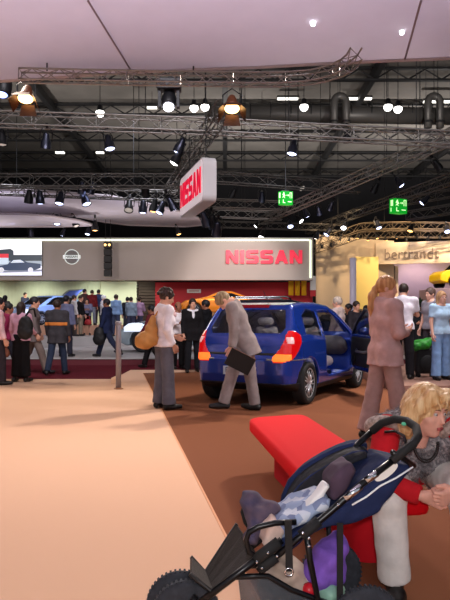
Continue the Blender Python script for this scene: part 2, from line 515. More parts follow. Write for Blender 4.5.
    # ---- shoes
    for q in 'RL':
        h, t_, a = J['heel'+q], J['toe'+q], J['an'+q]
        zf = min(h.z, t_.z)
        s = SDF(np.minimum(h, t_)-.09, np.maximum(h, t_)+.12, max(.008, vox*.6))
        s.path([h+Vector((0,0,.004)), h.lerp(t_, .55), t_], [.041*k, .043*k, .034*k], k=.02); s.rc(h+Vector((0,0,.01)), a+Vector((0,0,.01)), .04*k, .042*k, k=.02)
        s.plane(h.lerp(t_, .5)-Vector((0,0,.042*k)), (0,0,-1) if abs(h.z-t_.z) < .02 else Vector((h-t_).cross(Vector((1,0,0)))*(1 if (h-t_).cross(Vector((1,0,0))).z < 0 else -1)))
        s.plane(a+Vector((0,0,.045*k)), (0,0,1))
        V, Fc = s.mesh(); link('shoe', newmesh(V, Fc), mat('shoe_%d_%d_%d' % shoe, shoe, .45), root)
def person(label, X, Y, z, head, group=None, fkw={}, **kw):
    root = empty('person', (X, Y, z), label, 'person', group, -D2(head))
    J = fk(**fkw); dress(root, J, **kw)
    root['_h'] = 0; del root['_h']
    return root, J
# ================================================================ setting
def struct(name, mb, m, **kw):
    o = mb.build(name, m, **kw); o['kind'] = 'structure'; return o
concrete = mat('dark_floor', (92, 78, 72), .5, var=.15, scale=.6)
carpet_tan = mat('carpet_tan', (226, 184, 154), .95, var=.05, scale=900, bump=.25, bscale=700, spec=.1)
carpet_brown = mat('carpet_brown', (128, 80, 56), .95, var=.09, scale=700, bump=.25, bscale=700, spec=.1)
carpet_wine = mat('carpet_wine', (92, 28, 38), .95, var=.1, scale=300, spec=.1)
stage_grey = mat('stage_grey', (176, 170, 168), .45, var=.05, scale=2)
stage_pink = mat('stage_tan', (214, 168, 142), .7, var=.05, scale=2)
white_edge = mat('white_edge', (225, 222, 218), .4)
struct('floor', MB().box((0,30,-.13), (70,76,.2)), concrete)
# tan carpet with its straight brown border line, edges standing a little proud of the aisle
LA, LB = G(143,373), G(231,545); dl = (LB-LA)/(LB.y-LA.y)
def onl(y): return LA+dl*(y-LA.y)
a0, a1 = onl(-2.0), onl(LA.y)
def flat(poly, z0, z1): return MB().prism([(p[0], p[1]) for p in poly], lambda u, v, w: Vector((u, v, z0+w)), z1-z0)
c1 = G(113, 379); c2 = G(113, 371)
struct('floor_tan_carpet', flat([(-16,-2),(a0.x,-2),(a1.x,a1.y),(a1.x+.9,a1.y+.2),(1.0,15.35),(c1.x,15.35),(c1.x,c1.y),(-16,c1.y)], -.03, 0), carpet_tan)
struct('floor_brown_carpet', flat([(a0.x,-2),(16,-2),(16,15.5),(1.0,15.35),(a1.x+.9,a1.y+.2),(a1.x,a1.y)], -.03, -.0), carpet_brown)
struct('trim_carpet_edge', flat([(a0.x-.012,-2),(a0.x+.004,-2),(a1.x+.004,a1.y),(a1.x-.012,a1.y)], 0, .003), mat('edge_strip', (214,150,104), .6))
struct('floor_wine_aisle', flat([(-18,c1.y+.004),(c1.x-.004,c1.y+.004),(c1.x-.004,15.354),(1.0,15.354),(5.5,15.354),(5.5,17),(-18,17)], -.03, -.004), carpet_wine)
# tiers of the show stage
struct('trim_stage', flat([(-18,17),(5.5,17),(5.5,34),(-18,34)], -.03, .17), mat('stage_front', (96,34,42), .8))
struct('floor_stage', flat([(-18,16.97),(5.5,16.97),(5.5,34),(-18,34)], .17, .2), stage_grey)
struct('floor_stage_riser', flat([(-18,24.6),(-.5,24.6),(-.5,34),(-18,34)], .2, .6), stage_grey)
struct('floor_upper_riser', flat([(-18,28),(-4.6,28),(-4.6,34),(-18,34)], .6, 1.05), stage_pink)
struct('floor_right_stage', flat([(3.0,10.2),(16,10.2),(16,15.4),(3.0,15.4)], 0, .15), mat('stage_clay', (150,112,98), .6, var=.06, scale=3))
# hall shell
dark = mat('hall_dark', (38,37,40), .9, var=.2, scale=.3)
struct('wall_back', MB().box((0,63,8), (90,.4,17.4)), mat('hall_wall', (30,30,34), .9, var=.25, scale=.25))
struct('wall_left', MB().box((-34,30,8), (.4,76,17.4)), dark)
struct('wall_right', MB().box((34,30,8), (.4,76,17.4)), dark)
struct('ceiling', MB().box((0,28,16.7), (70,76,.3)), mat('hall_ceiling', (120,116,112), .9, var=.15, scale=.4))
steel = mat('dark_steel', (58,58,60), .5, .4)
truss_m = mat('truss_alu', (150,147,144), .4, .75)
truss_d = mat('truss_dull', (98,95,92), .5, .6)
for i, y in enumerate(range(18, 62, 6)):
    b = MB(); b.box((0,y,16.4), (68,.25,.12)); b.box((0,y,15.7), (68,.25,.12))
    for k in range(34):
        x = -33+2*k; b.tube([(x,y,15.75),(x+1,y,16.35),(x+2,y,15.75)], .05, 4)
    struct('trim_roof_beam_%d' % (i+1), b, steel)
for i, x in enumerate((-24,-12,0,9,19)):
    struct('trim_purlin_%d' % (i+1), MB().box((x,36,16.1), (.35,52,.5)), steel)

# white stretched fabric over the foreground
fab = mat('stretched_fabric', (214,208,216), .8, var=.03, scale=3, spec=.2)
nt = fab.node_tree; tr = nt.nodes.new('ShaderNodeBsdfTranslucent'); tr.inputs['Color'].default_value = lin((214,208,218))
mx = nt.nodes.new('ShaderNodeMixShader'); mx.inputs[0].default_value = .45
nt.links.new(nt.nodes['Principled BSDF'].outputs[0], mx.inputs[1]); nt.links.new(tr.outputs[0], mx.inputs[2])
nt.links.new(mx.outputs[0], nt.nodes['Material Output'].inputs[0])
ZC = 5.05
edge = [(-40,82),(0,80),(60,76),(130,71),(200,68),(260,66),(330,62),(400,59),(450,57),(500,54)]
can = empty('ceiling_canopy', (0,9,ZC), 'large white stretched fabric ceiling panel overhead at the top of the photo', 'canopy')
def canp(v): return v-Vector((0,9,ZC))
rows = [[canp(atz(x, y, ZC)) for x, y in edge]]
for t in (.75,.5,.25,0): rows.append([canp(Vector((p.x*1.0, p.y, ZC)) if False else Vector(((atz(x,y,ZC).x)*(t*.6+.4)*1.0+(1-t)*(x-225)*.012, 1.2+(atz(x,y,ZC).y-1.2)*t, ZC+.05*math.sin(t*PI)))) for x, y in edge])
MB().grid(rows).build('fabric_sheet', fab, can, True, solid=.012)
hem = MB().tube([canp(atz(x, y+.6, ZC)) for x, y in edge], .035, 8); hem.build('hem', mat('canopy_hem', (176,166,172), .7), can, True)
seam_m = mat('canopy_seam', (150,136,142), .8)
for (A, B) in (((88,0),(131,70)), ((421,0),(405,58))):
    MB().tube([canp(atz(A[0],A[1],ZC)+Vector((0,0,-.012))), canp(atz((A[0]+B[0])/2,(A[1]+B[1])/2,ZC)+Vector((0,0,-.012))), canp(atz(B[0],B[1],ZC)+Vector((0,0,-.012)))], .014, 6).build('seam', seam_m, can, True)
for (x, y, r, c) in ((313,23,.035,(255,255,255)),(402,32,.03,(250,245,255))):
    p = canp(atz(x, y, ZC)); MB().lathe([(.001,-.035),(r*.8,-.03),(r,-.01),(r,.01)], None, 14, p).build('recessed_lamp', mat('recess_lamp', (255,255,255), .5, emit=(245,248,255), estr=6), can, True)

# farther fabric canopies over the show stand
def canopy(pts, z, label, name='fabric_canopy'):
    V = [atz(x, y, z) for x, y in pts]; c = V[0].copy()
    e = empty(name, c, label, 'canopy')
    MB().prism([(v.x-c.x, v.y-c.y) for v in V], lambda u, v, w: Vector((u, v, w)), .03).build('fabric_sheet', fab, e, False)
    MB().tube([v-c for v in V], .05, 6, True).build('rim', mat('canopy_hem', (176,166,172), .7), e, True)
canopy([(-60,184),(0,189),(60,192),(110,196),(150,204),(190,214),(212,224),(185,226.5),(130,225),(105,222),(80,217),(50,213.5),(20,212),(-60,211)], 6.2, 'large white fabric canopy with curved rim above the left of the stand')
canopy([(-60,213.5),(20,214),(50,216),(78,220),(95,225),(60,226.5),(-60,226.5)], 5.7, 'smaller pale fabric canopy hanging just above the wide grey wall panel')

# ---------------------------------------------------------------- wide grey panel with the red lettering
wallp = empty('sign_panel', (-6,30,3.3), 'long grey suspended wall panel with lit edge above the crowd', 'sign wall')
pm = mat('panel_grey', (170,160,152), .6, var=.03, scale=.5)
X0, X1 = -14.0, 4.4
MB().box(((X0+X1)/2+6, .3, 1.05), (X1-X0, .6, 2.1)).build('panel', pm, wallp)
lt = mat('edge_light', (255,255,240), .5, emit=(236,255,224), estr=1.6)
MB().box(((X0+X1)/2+6-.1, -.03, 2.0), (X1-X0-.2, .05, .07)).build('light_strip', lt, wallp)
MB().box((X1+6-.13, -.03, 1.05), (.07, .05, 1.9)).build('light_strip', lt, wallp)
MB().box(((X0+X1)/2+6, -.02, 2.09), (X1-X0, .12, .05)).build('top_rail', mat('rail_grey', (150,150,148), .5), wallp)
redl = mat('sign_red', (222,14,56), .4, emit=(230,10,60), estr=.55)
ls = empty('lettering', P(264,257,29.97), 'raised red capital letters on the right of the long grey panel', 'lettering')
def strokes(ch):
    return {'N': [[(0,0),(0,1),(.3,1),(.72,.42),(.72,1),(1,1),(1,0),(.7,0),(.28,.58),(.28,0)]],
            'I': [[(0,0),(0,1),(.3,1),(.3,0)]],
            'A': [[(0,0),(.36,1),(.68,1),(1.04,0),(.76,0),(.69,.2),(.35,.2),(.28,0)]],
            'S': [[(.02,.22),(.02,.0),(.85,0),(1,.1),(1,.5),(.85,.6),(.3,.6),(.3,.77),(.97,.77),(.97,1),(.15,1),(0,.9),(0,.5),(.15,.39),(.7,.39),(.7,.22)]]}[ch]
def word(w, x0, wid, hgt, fn, d, m, parent, name='letter', gap=.16):
    ws = {'N':1,'I':.3,'A':1.04,'S':1}
    tot = sum(ws[c] for c in w)+gap*(len(w)-1); sx = wid/tot; x = x0
    for c in w:
        mb = MB()
        for poly in strokes(c):
            mb.prism([(x+u*sx, v*hgt) for u, v in poly], fn, d)
        if c == 'A':   # counter of the A
            pass
        mb.build(name, m, parent); x += (ws[c]+gap)*sx
word('NISSAN', -1.9, 3.8, .66, lambda u, v, w: Vector((u, -w, v-.33)), .12, redl, ls)
# round emblem
em = empty('emblem', P(72,257,29.97), 'round chrome outline emblem on the grey panel beside the video screen', 'emblem')
chr_ = mat('emblem_white', (235,238,238), .3, .2, emit=(240,255,250), estr=.35)
MB().tube([(.36*math.cos(2*PI*i/32), -.04, .36*math.sin(2*PI*i/32)) for i in range(32)], .024, 6, True).build('ring', chr_, em, True)
MB().box((0,-.05,0), (.86,.06,.17)).build('bar', chr_, em)
MB().lathe([(.0,.0),(.35,.0),(.35,.02),(.0,.02)], Matrix.Rotation(PI/2, 3, 'X'), 32).build('disc', mat('emblem_disc', (118,114,112), .5), em)
textobj('lettering', 'NISSAN', mat('emblem_dark', (70,72,72), .5), em, (0,-.09,0), (PI/2,0,0), .15, .005, 1.2, .004)
# hanging speaker column
lsp = empty('line_array_speaker', P(108,258,29.3), 'black loudspeaker column with warm lamps hanging before the grey panel', 'speaker')
blk = mat('matt_black', (18,18,20), .6)
for i in range(5): MB().box((0,0,.62-.34*i), (.36,.34,.31)).build('cabinet', blk, lsp, bevel=.02)
for x in (-.12,.12): MB().tube([(x,0,.78),(x,0,5)], .012, 5).build('hanging_cable', blk, lsp)
for x in (-.1,.1): MB().ball((x,-.19,.62), .06, 6).build('lamp', mat('warm_lamp_small', (255,190,110), .5, emit=(255,200,120), estr=3), lsp, True)
# video screen showing a dark saloon car
vs = empty('video_screen', P(17,258.5,29.9), 'large bright video screen showing a dark saloon car, far left', 'screen')
def sc(x, y): return ((x-17)/20.0, -(y-258.5)/20.0)
def pic(poly, m, d, nm): MB().prism([sc(x, y) for x, y in poly], lambda u, v, w: Vector((u, -d-w, v)), .004).build(nm, m, vs)
def em_(n, c, s=.9): return mat('screen_'+n, c, .4, emit=c, estr=s)
MB().box((-.02,.02,0), (2.52,.12,1.70)).build('housing', blk, vs)
pic([(-9,241.5),(42,241.5),(42,275.5),(-9,275.5)], em_('sky', (250,250,255), 1.0), .05, 'image')
pic([(-9,260),(42,260),(42,267),(-9,267)], em_('haze', (150,160,172)), .056, 'image')
pic([(-9,255),(42,255),(42,261),(-9,261)], em_('trees', (58,66,74)), .057, 'image')
pic([(-9,250),(-1,250),(11,249),(14,251),(14,255.2),(-9,255.2)], em_('trees', (66,74,84)), .056, 'image')
pic([(-9,254),(9,254),(9,258),(-9,258)], em_('red', (214,60,72)), .062, 'image')
pic([(-9,258),(9,258),(9,264),(-9,264)], em_('booth', (190,205,220)), .062, 'image')
pic([(-9,266),(42,266),(42,275.5),(-9,275.5)], em_('road', (226,226,240)), .06, 'image')
pic([(-5,271),(42,269.5),(42,271.5),(-5,273)], em_('shadow', (120,124,140)), .064, 'image')
pic([(-4,270),(-3,266.5),(8,264.5),(12,260.5),(22,259.5),(28,262.5),(41,264),(41,268),(34,270.5),(8,270.5)], em_('car', (52,64,88)), .068, 'image')
pic([(11,263),(14,260.3),(21,259.8),(25,262.6)], em_('carglass', (200,208,218)), .073, 'image')
for cx in (2,31):
    pic([(cx+2.6*math.cos(a*PI/6), 270+2.6*math.sin(a*PI/6)) for a in range(12)], em_('wheel', (205,205,214)), .075, 'image')

# curtain wall, louvre, red wall, hangings behind the stand
cur = mat('ribbed_wall', (212,218,190), .7)
b = MB()
for i in range(150):
    x = -18+i*.075; b.box((x, 32.6, 1.9), (.06,.12,3.0))
b.box((-11.5,32.7,1.9), (13.6,.1,3.0)); o = struct('wall_ribbed', b, cur)
b = MB(); b.box((-4.3,32.7,1.9), (1.0,.1,3.0))
for i in range(18): b.box((-4.3,32.6,.6+i*.16), (.98,.12,.06))
struct('wall_louvre', b, mat('louvre_brown', (70,54,44), .7))
struct('wall_red', MB().box((.5,32.7,1.75), (8.6,.12,3.2)), mat('wall_red', (186,18,34), .55))
sg = empty('wall_sign', P(194,291,32.5), 'small white strip sign on the red wall behind the dark suited men', 'sign')
MB().box((0,0,0), (.75,.05,.2)).build('board', white_edge, sg)
textobj('lettering', 'nissan', mat('grey_ink', (120,60,60), .6), sg, (0,-.03,0), (PI/2,0,0), .13, .003, 1.3) if False else MB().box((0,-.028,0), (.55,.01,.05)).build('printed_line', mat('grey_ink', (190,120,110), .6), sg)
yl = mat('banner_yellow', (236,176,20), .7, var=.1, scale=4)
for i, (x, w) in enumerate(((291,5),(297.5,5),(304,5))):
    t = empty('hanging_banner', P(x,285,31.8), ('leftmost','middle','rightmost')[i]+' of three yellow hanging banners under the right end of the grey panel', 'banner', 'yellow hangings')
    rows = [[Vector((u*w/F*31.8*.5, .04*math.sin(u*6+i), v)) for u in (-1,-.5,0,.5,1)] for v in (-.55,.45)]
    MB().grid(rows).build('cloth', yl, t, True, solid=.01)
    MB().tube([(-w*.027,0,.46),(w*.027,0,.46)], .015, 6).build('rod', steel, t)
t = empty('pull_up_banner', P(313,285,31.5), 'narrow white banner with red foot at the right end of the grey panel', 'banner')
MB().box((0,0,.1), (.3,.03,.75)).build('print', white_edge, t); MB().box((0,-.005,-.43), (.3,.03,.32)).build('red_foot', mat('wall_red', (190,20,34), .55), t)
MB().tube([(0,.03,-.5),(0,.03,-2.93)], .02, 6).build('post', steel, t)

# ---------------------------------------------------------------- stand with the pale curved wall, right
warmw = mat('curved_wall', (220,200,176), .5, var=.05, scale=.6)
def arc(rows_px, z0, z1, Yf, th):
    inn = [(((x-CX)/F*Yf(x)), Yf(x)) for x in rows_px]
    return MB().prism(inn+[(x, y+th) for x, y in reversed(inn)], lambda u, v, w: Vector((u, v, z0+w)), z1-z0)
Yc = lambda x: 33.5+3.5*math.sin((x-314)/150*PI*.55)
xs = list(range(316, 396, 8))+[394]
struct('wall_curved', arc(xs, -.03, 6.1, Yc, .3), warmw)
Yb = lambda x: 35.2-(x-392)/80*1.2
struct('trim_fascia', arc(list(range(376, 500, 9)), 4.6, 5.85, Yb, .25), warmw)
struct('wall_recess', arc(list(range(392, 500, 9)), -.03, 6.3, lambda x: 39.0, .3), mat('recess_lilac', (166,146,160), .6, var=.05, scale=.8))
struct('wall_recess_side', MB().box((10.5,38,2.3), (.2,2.6,4.6)), warmw)
bt = empty('lettering', P(411,254,Yb(411)-.06), 'thin grey lowercase letters on the lit curved fascia', 'lettering')
textobj('letters', 'bertrandt', mat('steel_letters', (150,128,112), .35, .5), bt, (0,-.02,0), (PI/2,0,-.27), .88, .03, .90, -.008)
yp = empty('yellow_panel', P(367,283,34.3), 'glowing yellow panel on the pale curved wall', 'panel')
MB().box((0,0,0), (1.3,.1,3.0)).build('panel', mat('yellow_glow', (220,196,120), .5, emit=(240,200,100), estr=.08), yp, bevel=.02)
pl = empty('light_column', P(353,300,31), 'pale blue slim column standing before the pale curved wall', 'column')
hh = pl.location.z
MB().lathe([(.0,0),(.17,0),(.17,hh+2.15),(.0,hh+2.2)], None, 16, (0,0,-hh)).build('tube', mat('column_lilac', (200,190,206), .3, emit=(200,190,215), estr=.15), pl, True)
MB().lathe([(.0,0),(.3,0),(.3,.06),(.0,.06)], None, 18, (0,0,-hh)).build('base', steel, pl)

# ---------------------------------------------------------------- hanging sign board with red lettering, seen at an angle
A, B = P(180,200,17.5), P(203,180,15)
hs = empty('hanging_sign', (A+B)/2, 'white box sign with red capital letters hanging from the diagonal truss', 'sign')
c0 = hs.location
A2 = Vector((A.x, A.y, 0)); B2 = Vector((B.x, B.y, 0)); dA = (B2-A2).normalized(); nA = Vector((dA.y, -dA.x, 0))
zlo, zhi = 4.25, 5.38
def sg_(u, v, w=0): return A2+(B2-A2)*u+Vector((0,0,zlo+(zhi-zlo)*v))-nA*w-c0
wsign = mat('sign_white', (206,202,204), .5)
def rr(u0, u1, v0, v1, ru, rv, n=6):
    out = []
    for cx, cy, a0 in ((u1-ru,v1-rv,0),(u0+ru,v1-rv,90),(u0+ru,v0+rv,180),(u1-ru,v0+rv,270)):
        for i in range(n+1):
            a = math.radians(a0+90*i/n); out.append((cx+ru*math.cos(a), cy+rv*math.sin(a)))
    return out
LBd = (B2-A2).length
MB().prism(rr(0, 1, 0, 1, .06, .17), lambda u, v, w: sg_(u, v, w), .36).build('box', wsign, hs, bevel=.02)
MB().prism(rr(.02, .98, .04, .96, .05, .15), lambda u, v, w: sg_(u, v, -.012+w), .014).build('lit_face', mat('lit_face', (232,220,224), .4, emit=(255,235,240), estr=.35), hs)
ws = {'N':1,'I':.3,'A':1.04,'S':1}; x = .06; sxx = .88/(sum(ws[c] for c in 'NISSAN')+.16*5)
for c in 'NISSAN':
    mb = MB()
    for poly in strokes(c): mb.prism([(x+u*sxx, .22+v*.58) for u, v in poly], lambda u, v, w: sg_(u, v, -.03+w), .02)
    mb.build('letter', redl, hs); x += (ws[c]+.16)*sxx
for u in (.15,.85): MB().tube([sg_(u,1,.18), sg_(u,1,.18)+Vector((0,0,1.5))], .012, 5).build('hanging_cable', blk, hs)

# ---------------------------------------------------------------- trusses
CEILZ = 16.55
def truss(pts, w, label, m=truss_m, flat_=False, bay=None, cables=(), group=None, rc=.026, rb=.012):
    pts = [Vector(p) for p in pts]
    # resample
    L = [0]
    for a, b in zip(pts, pts[1:]): L.append(L[-1]+(b-a).length)
    bay = bay or w*1.25; n = max(4, int(L[-1]/bay)); S = []
    for i in range(n+1):
        d = L[-1]*i/n; j = max(k for k in range(len(L)) if L[k] <= d+1e-6); j = min(j, len(pts)-2)
        S.append(pts[j].lerp(pts[j+1], (d-L[j])/(L[j+1]-L[j])))
    c = S[len(S)//2]
    e = empty('lighting_truss', c, label, 'truss', group)
    fr = []
    for i in range(n+1):
        t = (S[min(i+1,n)]-S[max(i-1,0)]).normalized(); sd = t.cross(Vector((0,0,1))).normalized()
        fr.append([S[i]-c+sd*a*w/2+Vector((0,0,b*w/2)) for a, b in ((-1,-1),(1,-1),(1,1),(-1,1))])
    for q in range(4):
        MB().tube([f[q] for f in fr], rc, 6).build('chord', m, e, True)
    b = MB()
    for i in range(n):
        for q in range(4):
            r = (q+1) % 4
            a_, b_ = (fr[i][q], fr[i+1][r]) if (i+q) % 2 else (fr[i][r], fr[i+1][q])
            b.tube([a_, b_], rb, 4, cap=False)
        if i % 4 == 0:
            for q in range(4): b.tube([fr[i][q], fr[i][(q+1)%4]], rb, 4, cap=False)
    b.build('bracing', m, e, True)
    for i in cables:
        j = int(i*n); MB().tube([S[j]-c+Vector((0,0,w/2)), Vector((S[j].x-c.x, S[j].y-c.y, CEILZ-c.z))], .012, 4).build('hanging_cable', steel, e)
    return e
Z1 = 4.86
cv = [(20,75.5),(45,76),(90,77),(150,78),(220,79),(262,79.5),(290,79),(312,77),(330,73),(343,68),(352,61),(356,54)]
truss([atz(x, y, Z1) for x, y in cv], .155, 'curved aluminium truss hugging the edge of the big white ceiling panel', cables=(.1,.5), rc=.014, rb=.007)
truss([P(-30,118,16), P(225,127,16), P(480,141,16)], .34, 'long level aluminium truss crossing the whole photo below the hanging amber lamps', cables=(.1,.35,.65,.9))
truss([atz(170,190,6.35), atz(224,108,6.35)], .34, 'steep diagonal truss running up from the hanging box sign to the amber lamp', truss_d, cables=(.2,.8))
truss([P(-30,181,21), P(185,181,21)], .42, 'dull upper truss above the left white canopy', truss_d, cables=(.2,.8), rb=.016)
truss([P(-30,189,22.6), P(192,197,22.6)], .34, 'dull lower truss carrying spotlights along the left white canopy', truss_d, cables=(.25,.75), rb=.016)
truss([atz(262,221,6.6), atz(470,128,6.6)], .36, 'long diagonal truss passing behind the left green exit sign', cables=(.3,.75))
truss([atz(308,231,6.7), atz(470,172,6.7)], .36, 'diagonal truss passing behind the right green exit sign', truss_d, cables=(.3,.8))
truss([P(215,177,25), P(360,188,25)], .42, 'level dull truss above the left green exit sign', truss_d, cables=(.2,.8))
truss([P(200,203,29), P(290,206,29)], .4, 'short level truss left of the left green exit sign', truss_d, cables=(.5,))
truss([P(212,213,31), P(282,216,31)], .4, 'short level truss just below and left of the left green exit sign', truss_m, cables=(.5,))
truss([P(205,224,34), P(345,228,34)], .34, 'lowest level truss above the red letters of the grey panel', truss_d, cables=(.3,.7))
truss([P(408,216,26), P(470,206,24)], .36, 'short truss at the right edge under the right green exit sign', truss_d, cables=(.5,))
truss([P(395,203,30), P(470,190,28)], .36, 'short truss behind the right exit sign at the right edge', truss_d, cables=(.5,))
warm_t = mat('truss_warm_lit', (112,98,82), .45, .6)  # warm lamplight painted into the truss metal colour
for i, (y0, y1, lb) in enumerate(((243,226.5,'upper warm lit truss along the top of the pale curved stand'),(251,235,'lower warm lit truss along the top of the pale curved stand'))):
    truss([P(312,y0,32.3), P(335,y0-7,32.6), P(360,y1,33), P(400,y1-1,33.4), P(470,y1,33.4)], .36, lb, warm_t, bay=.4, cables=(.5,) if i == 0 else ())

# ---------------------------------------------------------------- ducts and pipes under the roof
duct_m = mat('duct_grey', (104,102,100), .45, .4)
d = empty('air_duct', P(340,113,36), 'long round grey air duct under the roof at upper right', 'duct')
o_ = d.location
b = MB(); b.tube([P(205,112,36)-o_, P(480,117,36)-o_], .5, 14); b.build('pipe', duct_m, d, True)
for i in range(14):
    x = 210+i*20; MB().tube([P(x,112,36)-o_+Vector((.55*0,.53*math.cos(a*PI/8),.53*math.sin(a*PI/8))) for a in range(16)], .035, 4, True).build('flange', steel, d, True)
for x in (240,330,420): MB().tube([P(x,105,36)-o_, Vector((P(x,105,36).x-o_.x,0,CEILZ-o_.z))], .03, 4).build('hanging_rod', steel, d)
for x, lb in ((340,'arched elbow pipe over the air duct, nearer the middle'),(434,'arched elbow pipe over the air duct, nearer the right edge')):
    e = empty('elbow_pipe', P(x,112,35), lb, 'pipe'); r0 = 35/F
    pts = [Vector((-6*r0,0,-16*r0))]+[Vector((-6*r0*math.cos(a), 0, 10*r0+6*r0*math.sin(a))) for a in [PI*i/8 for i in range(9)]]+[Vector((6*r0,0,-16*r0))]
    MB().tube(pts, .22, 10).build('pipe', duct_m, e, True)
    for sx in (-6,6): MB().lathe([(.28,-.05),(.28,.05)], None, 14, (sx*r0,0,-10*r0)).build('collar', steel, e)
    MB().tube([(0,0,16*r0),(0,0,CEILZ-e.location.z)], .02, 4).build('hanging_rod', steel, e)
strip_m = mat('strip_lamp', (255,255,250), .5, emit=(255,252,240), estr=2.2)
for i, (x, y, w) in enumerate(((360,98,24),(438,101,30),(288,98,22),(262,108,26),(60,152,9),(100,152,8),(152,107,10))):
    Yd = 40 if y < 110 else 44; e = empty('strip_lamp', P(x,y,Yd), 'pale fluorescent strip lamp under the roof, '+('right of the nearer elbow pipe','by the elbow pipe at the right edge','above the air duct in the middle','behind the air duct right of the amber lamp','far left above the dull truss','left of centre above the dull truss','beside the moving head lamp')[i], 'lamp')
    MB().box((0,0,.06), (w/F*Yd,.3,.12)).build('housing', steel, e); MB().box((0,0,-.05), (w/F*Yd*.96,.24,.1)).build('tube', strip_m, e)
    MB().tube([(0,0,.1),(0,0,CEILZ-e.location.z)], .015, 4).build('hanging_rod', steel, e)

# ---------------------------------------------------------------- lamps
def lens_m(n, c, s): return mat('lens_'+n, c, .4, emit=c, estr=s)
LW, LBl, LA_, LO = lens_m('white', (255,255,255), 7), lens_m('blue', (205,215,255), 5), lens_m('amber', (255,190,110), 4), lens_m('dim', (200,190,180), .5)
canm = mat('lamp_black', (24,24,28), .45, .3)
alum = mat('lamp_alu', (62,64,78), .3, .8)
def par(lens, body):
    """a par can pointing down (-Z), pivot at the yoke; length about .36"""
    e = bpy.data.objects.new('spotlight', None); COL.objects.link(e)
    MB().lathe([(.0,.20),(.05,.2),(.075,.16),(.085,.05),(.12,-.02),(.125,-.16),(.13,-.165),(.118,-.165),(.112,-.03)], None, 16).build('can', body, e, True)
    MB().lathe([(.0,-.175),(.06,-.17),(.112,-.14),(.112,-.12)], None, 16).build('lens', lens, e, True)
    b = MB(); b.tube([(-.135,0,-.02),(-.14,0,.2),(-.08,0,.3),(.08,0,.3),(.14,0,.2),(.135,0,-.02)], .012, 5); b.build('yoke', canm, e)
    b = MB(); b.box((0,0,.33), (.05,.06,.08)); b.tube([(0,-.03,.37),(0,.03,.37)], .04, 8); b.build('clamp', canm, e)
    return e
TPL = {k: par(l, bd) for k, l, bd in (('w',LW,canm),('b',LBl,alum),('a',LA_,canm),('d',LO,canm))}
fixt = []
def lamp(x, y, Y, kind, tilt, rz, label, sc_=1.0, group=None):
    e = copytree(TPL[kind]); e.location = P(x, y, Y); e.rotation_euler = (D2(tilt), 0, D2(rz)); e.scale = (sc_,)*3
    tag(e, label, 'spotlight', group); return e
# row on the left canopy
for i, (x, k, t, r) in enumerate(((29,'a',20,30),(40,'b',10,0),(60,'b',15,160),(85,'b',-25,60))):
    lamp(x, 197+i*.8, 22.3, k, t, r, ('reddish spotlight, leftmost of four hanging in front of the left white canopy','bright spotlight second from left of four in front of the left white canopy','spotlight third from left of four in front of the left white canopy','tilted spotlight rightmost of four in front of the left white canopy')[i], 1.35)
for i, x in enumerate((82,92)): lamp(x, 188, 22.2, 'b', 30, 20+i*40, ('left','right')[i]+' one of two spotlights side by side on the lower left truss', 1.25)
for i, (x, y, k, t) in enumerate(((129,206,'d',-30),(143,207,'b',5),(154,206,'a',10),(161,208,'b',25))):
    lamp(x, y, 21.8, k, t, 40*i, ('dark spotlight first of four between the truss and the canopy, left of the box sign','bright spotlight second of four left of the hanging box sign','amber spotlight third of four left of the hanging box sign','spotlight nearest the box sign of four on the lower left truss')[i], 1.3)
lamp(145,189,21.5,'w',40,0,'brightest white spotlight on the left truss above the white canopy',1.3)
for i, (x, y) in enumerate(((1,216),(12,217),(22,216),(34,217),(57,220),(75,222),(95,226))):
    lamp(x, y, 27.5, 'db'[i in (0,1,4)] if i != 6 else 'a', 10*(i%3), 50*i, ordinal(i)+' spotlight from the left along the lower rim of the left canopy', 1.3)
for i, (x, y) in enumerate(((31,233),(63,232.5),(88,231.5),(178,231.5))):
    lamp(x, y, 29, 'bbba'[i], 20, 80*i, ('spotlight right above the video screen','spotlight just above the round emblem','spotlight above the panel left of the hanging speaker','pair of warm spots above the panel left of the red letters')[i], 1.0)
for i, (x, y, k) in enumerate(((205,219,'b'),(213,222,'w'),(217,229,'b'))):
    lamp(x, y, 20, k, 35, -30+i*20, ('upper spotlight of three under the hanging box sign','middle bright spotlight of three under the hanging box sign','lowest spotlight of three under the hanging box sign')[i], 1.35)
lamp(172,204,18.5,'b',30,-60,'spotlight at the left end of the hanging box sign',1.2)
# row on the long level truss
for i, (x, y, k, t) in enumerate(((2,138,'d',0),(46,141,'b',20),(109,143,'b',-15),(180,146,'b',25),(177,158,'w',30),(293,148,'b',15))):
    lamp(x, y, 16.2, k, t, 25*i, ('dark spotlight under the long level truss at the left edge','spotlight under the long level truss below the left amber lamp','spotlight under the long level truss left of centre','tilted spotlight at the crossing of the diagonal truss','lower white spotlight at the diagonal truss above the box sign','spotlight under the long level truss right of centre')[i], 1.15)
